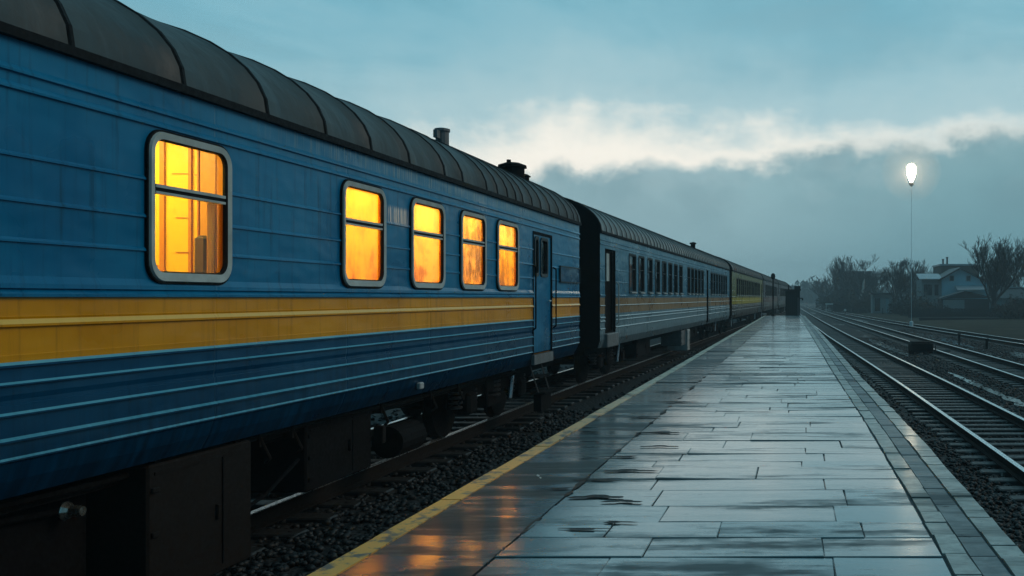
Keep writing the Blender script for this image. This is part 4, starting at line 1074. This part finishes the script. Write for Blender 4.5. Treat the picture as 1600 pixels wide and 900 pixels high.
bush(1592,101,6.6,2.6,'big black hedge bush in the dark right corner',hedge_m,1,'hedge_bush',2600,.20)
bush(1570,103,3.4,1.5,'lower black bush left of the big corner bush',hedge_m,2,'hedge_bush',1200,.17)
bush(1453,118,5.2,2.6,'twiggy bush before the wing of the blue house',bush_m,3,dens=1300)
bush(1434,122,4.6,3.3,'tall dark bush at the right end of the clump',bush_m,4,dens=1500)
bush(1415,134,5.0,3.6,'dark bush in the middle of the clump',bush_m,5,dens=1500)
bush(1400,150,4.0,3.,'dark bush behind the leaning birch',bush_m,6,dens=1000)
bush(1352,150,5.6,2.6,'dark bush left of the small shed',bush_m,7,dens=1400)
bush(1335,168,7.0,4.6,'broad bush at the foot of the hazy block',bush_m,8,dens=1500,leaf=.22)
bush(1312,190,7.0,5.2,'hazy bush below the slim reddish trees',bush_m,9,dens=1300,leaf=.24)
bush(1296,215,6.0,5.5,'faint bush at the left end of the hazy trees',bush_m,10,dens=1100,leaf=.26)
bush(1368,158,5.5,4.4,'dark bush behind the small shed',bush_m,11,dens=1200)
def farwood():
    nr=random.Random(44); m=MB()
    for i in range(900):
        x=nr.uniform(-60,60); y=nr.uniform(420,470); h=nr.uniform(4,9)*(1+.3*math.sin(x*.13))
        for k in range(4):
            c=Vector((x+nr.gauss(0,1.2),y,h*nr.random())); s=nr.uniform(.5,1.3); u=Vector((nr.gauss(0,.5),0,1)).normalized(); v=Vector((1,nr.gauss(0,.5),0)).normalized()
            m.add([c+u*s*1.5,c+v*s*.5,c-u*s*1.5,c-v*s*.5],[(0,1,2,3)])
        m.tube((x,y,GR),(x+nr.gauss(0,.5),y,h),.12,.03,3,cap=False)
    tag(m.build('distant_wood',bark),'line of far trees swallowed by the haze beyond the tracks','wood',kind='stuff')
farwood()

# ------------------------------------------------------------------ haze
def haze():
    m=NT('haze_air'); v=m.n('ShaderNodeVolumePrincipled'); v.inputs['Color'].default_value=(.74,.90,.95,1); v.inputs['Density'].default_value=.0013; v.inputs['Anisotropy'].default_value=.2
    v.inputs['Density Attribute'].default_value=''
    m.l(v.outputs[0],m.out.inputs['Volume'])
    b=MB(); b.box((0,245,9.),(500,530,21.6)); o=b.build('haze',m.mat); tag(o,'thin cold haze over the whole yard','haze',kind='stuff')
haze()

# ------------------------------------------------------------------ sky, sun, camera
SUN_EL,SUN_AZ=R(34),R(78)
w=bpy.data.worlds.new('World'); SC.world=w; w.use_nodes=True
def sky():
    m=NT.__new__(NT); m.nt=w.node_tree; m.nt.nodes.clear(); out=m.n('ShaderNodeOutputWorld')
    s=m.n('ShaderNodeTexSky'); s.sky_type='NISHITA'; s.sun_disc=False; s.sun_elevation=SUN_EL; s.sun_rotation=SUN_AZ; s.air_density=1.5; s.dust_density=3.; s.ozone_density=3.
    tc=m.n('ShaderNodeTexCoord'); nm=m.n('ShaderNodeVectorMath',operation='NORMALIZE'); m.l(tc.outputs['Generated'],nm.inputs[0]); d=nm.outputs[0]
    x,y,z=m.sep(d)
    az=m.math('ARCTAN2',x,y); el=m.math('ARCSINE',z)
    n1=m.noise(7.,5,.58,d,.3); 
    mp=m.n('ShaderNodeMapping'); m.l(d,mp.inputs[0]); mp.inputs['Scale'].default_value=(2.2,2.2,9.); mp.inputs['Rotation'].default_value=(0,R(-7),0)
    n2=m.noise(1.,5,.55,mp.outputs[0]); 
    mp3=m.n('ShaderNodeMapping'); m.l(d,mp3.inputs[0]); mp3.inputs['Scale'].default_value=(15,15,22)
    n3=m.noise(1.,5,.6,mp3.outputs[0])
    # upper edge of the low cloud bank
    edge=m.math('ADD',.146,m.math('MULTIPLY',az,.10)); edge=m.math('ADD',edge,m.math('MULTIPLY',m.math('SUBTRACT',n1,.5),.075)); edge=m.math('ADD',edge,m.math('MULTIPLY',m.math('SUBTRACT',n3,.5),.06))
    de=m.math('SUBTRACT',el,edge)
    # open sky above: bright near the edge of the bank, teal higher up
    wob=m.math('ADD',de,m.math('MULTIPLY',m.math('SUBTRACT',n2,.5),.10)); wob=m.math('ADD',wob,m.math('MULTIPLY',az,.10))
    wob=m.math('ADD',wob,m.math('MULTIPLY',m.mr(az,-.20,-.52),.05))
    up=m.ramp(m.mr(wob,0.,.5,0,1,False),[(0,(1.08,1.03,.92)),(.04,(.95,.95,.87)),(.10,(.44,.64,.69)),(.24,(.24,.51,.61)),(.44,(.13,.43,.56)),(.8,(.08,.28,.37)),(1,(.06,.22,.30))])
    mp4=m.n('ShaderNodeMapping'); m.l(d,mp4.inputs[0]); mp4.inputs['Scale'].default_value=(3.2,3.2,11.); mp4.inputs['Location'].default_value=(4,2,1); mp4.inputs['Rotation'].default_value=(0,R(-10),0)
    n4=m.noise(1.,6,.6,mp4.outputs[0],.5)
    veil=m.math('MULTIPLY',m.mr(n4,.42,.66),m.mr(wob,.04,.16)); up=m.mix(m.math('MULTIPLY',veil,.38),up,(.24,.40,.46))
    lite=m.math('MULTIPLY',m.mr(n4,.56,.36),m.mr(wob,.02,.12)); up=m.mix(m.math('MULTIPLY',lite,.14),up,(.62,.76,.78))
    lo=m.ramp(m.mr(el,-.02,.22,0,1,False),[(0,(.15,.34,.40)),(.25,(.165,.36,.42)),(.55,(.21,.41,.46)),(.85,(.29,.48,.52)),(1,(.34,.53,.56))])
    lo=m.mix(m.mr(az,-.22,.24),m.mix(.55,lo,(.48,.66,.70)),m.mix(.10,lo,(.11,.22,.28)))
    lo=m.mix(m.math('MULTIPLY',m.mr(n1,.40,.68),m.mr(el,.03,.12)),lo,m.mix(.5,lo,(.16,.29,.34)))
    lo=m.mix(m.math('MULTIPLY',m.mr(n3,.45,.7),m.math('MULTIPLY',m.mr(de,-.09,-.01),.4)),lo,(.42,.57,.60))
    col=m.mix(m.mr(de,-.014,.012),lo,up)
    back=m.math('MAXIMUM',m.mr(az,.24,.75),m.mr(az,-.75,-1.4)); col=m.mix(back,col,(.035,.18,.28))
    rear=m.mr(y,.1,-.6); col=m.mix(rear,col,(.03,.12,.18))
    zen=m.mr(el,.45,1.2); col=m.mix(zen,col,(.11,.34,.44))
    gnd=m.mr(el,-.01,-.12); col=m.mix(gnd,col,(.03,.045,.05))
    sc=m.n('ShaderNodeVectorMath',operation='SCALE'); m.l(col,sc.inputs[0]); sc.inputs['Scale'].default_value=10.
    fin=m.mix(.975,s.outputs[0],sc.outputs[0])
    bg=m.n('ShaderNodeBackground'); m.l(fin,bg.inputs[0]); bg.inputs[1].default_value=.1; m.l(bg.outputs[0],out.inputs[0])
sky()
sun=bpy.data.lights.new('sun','SUN'); sun.energy=.7; sun.angle=R(30); sun.color=(1,.88,.70)
so=bpy.data.objects.new('sun',sun); C.objects.link(so)
dv=Vector((math.sin(SUN_AZ)*math.cos(SUN_EL),math.cos(SUN_AZ)*math.cos(SUN_EL),math.sin(SUN_EL))); so.rotation_euler=(-dv).to_track_quat('-Z','Y').to_euler(); so.location=(5,60,60)
cam=bpy.data.cameras.new('camera'); co=bpy.data.objects.new('camera',cam); C.objects.link(co)
co.location=(0,0,CAM_Z); co.rotation_euler=(R(90),0,0); cam.sensor_width=36; cam.lens=1500/1600*36
cam.shift_x=-445/1600; cam.shift_y=15/1600; cam.clip_start=.05; cam.clip_end=6000
SC.camera=co
SC.view_settings.view_transform='Standard'; SC.view_settings.look='None'; SC.view_settings.gamma=1; SC.view_settings.exposure=0
SC.cycles.use_denoising=True
try: SC.cycles.denoiser='OPENIMAGEDENOISE'
except Exception: pass
SC.cycles.max_bounces=8; SC.cycles.volume_bounces=1; SC.cycles.transparent_max_bounces=12; SC.cycles.caustics_reflective=True; SC.cycles.sample_clamp_indirect=8
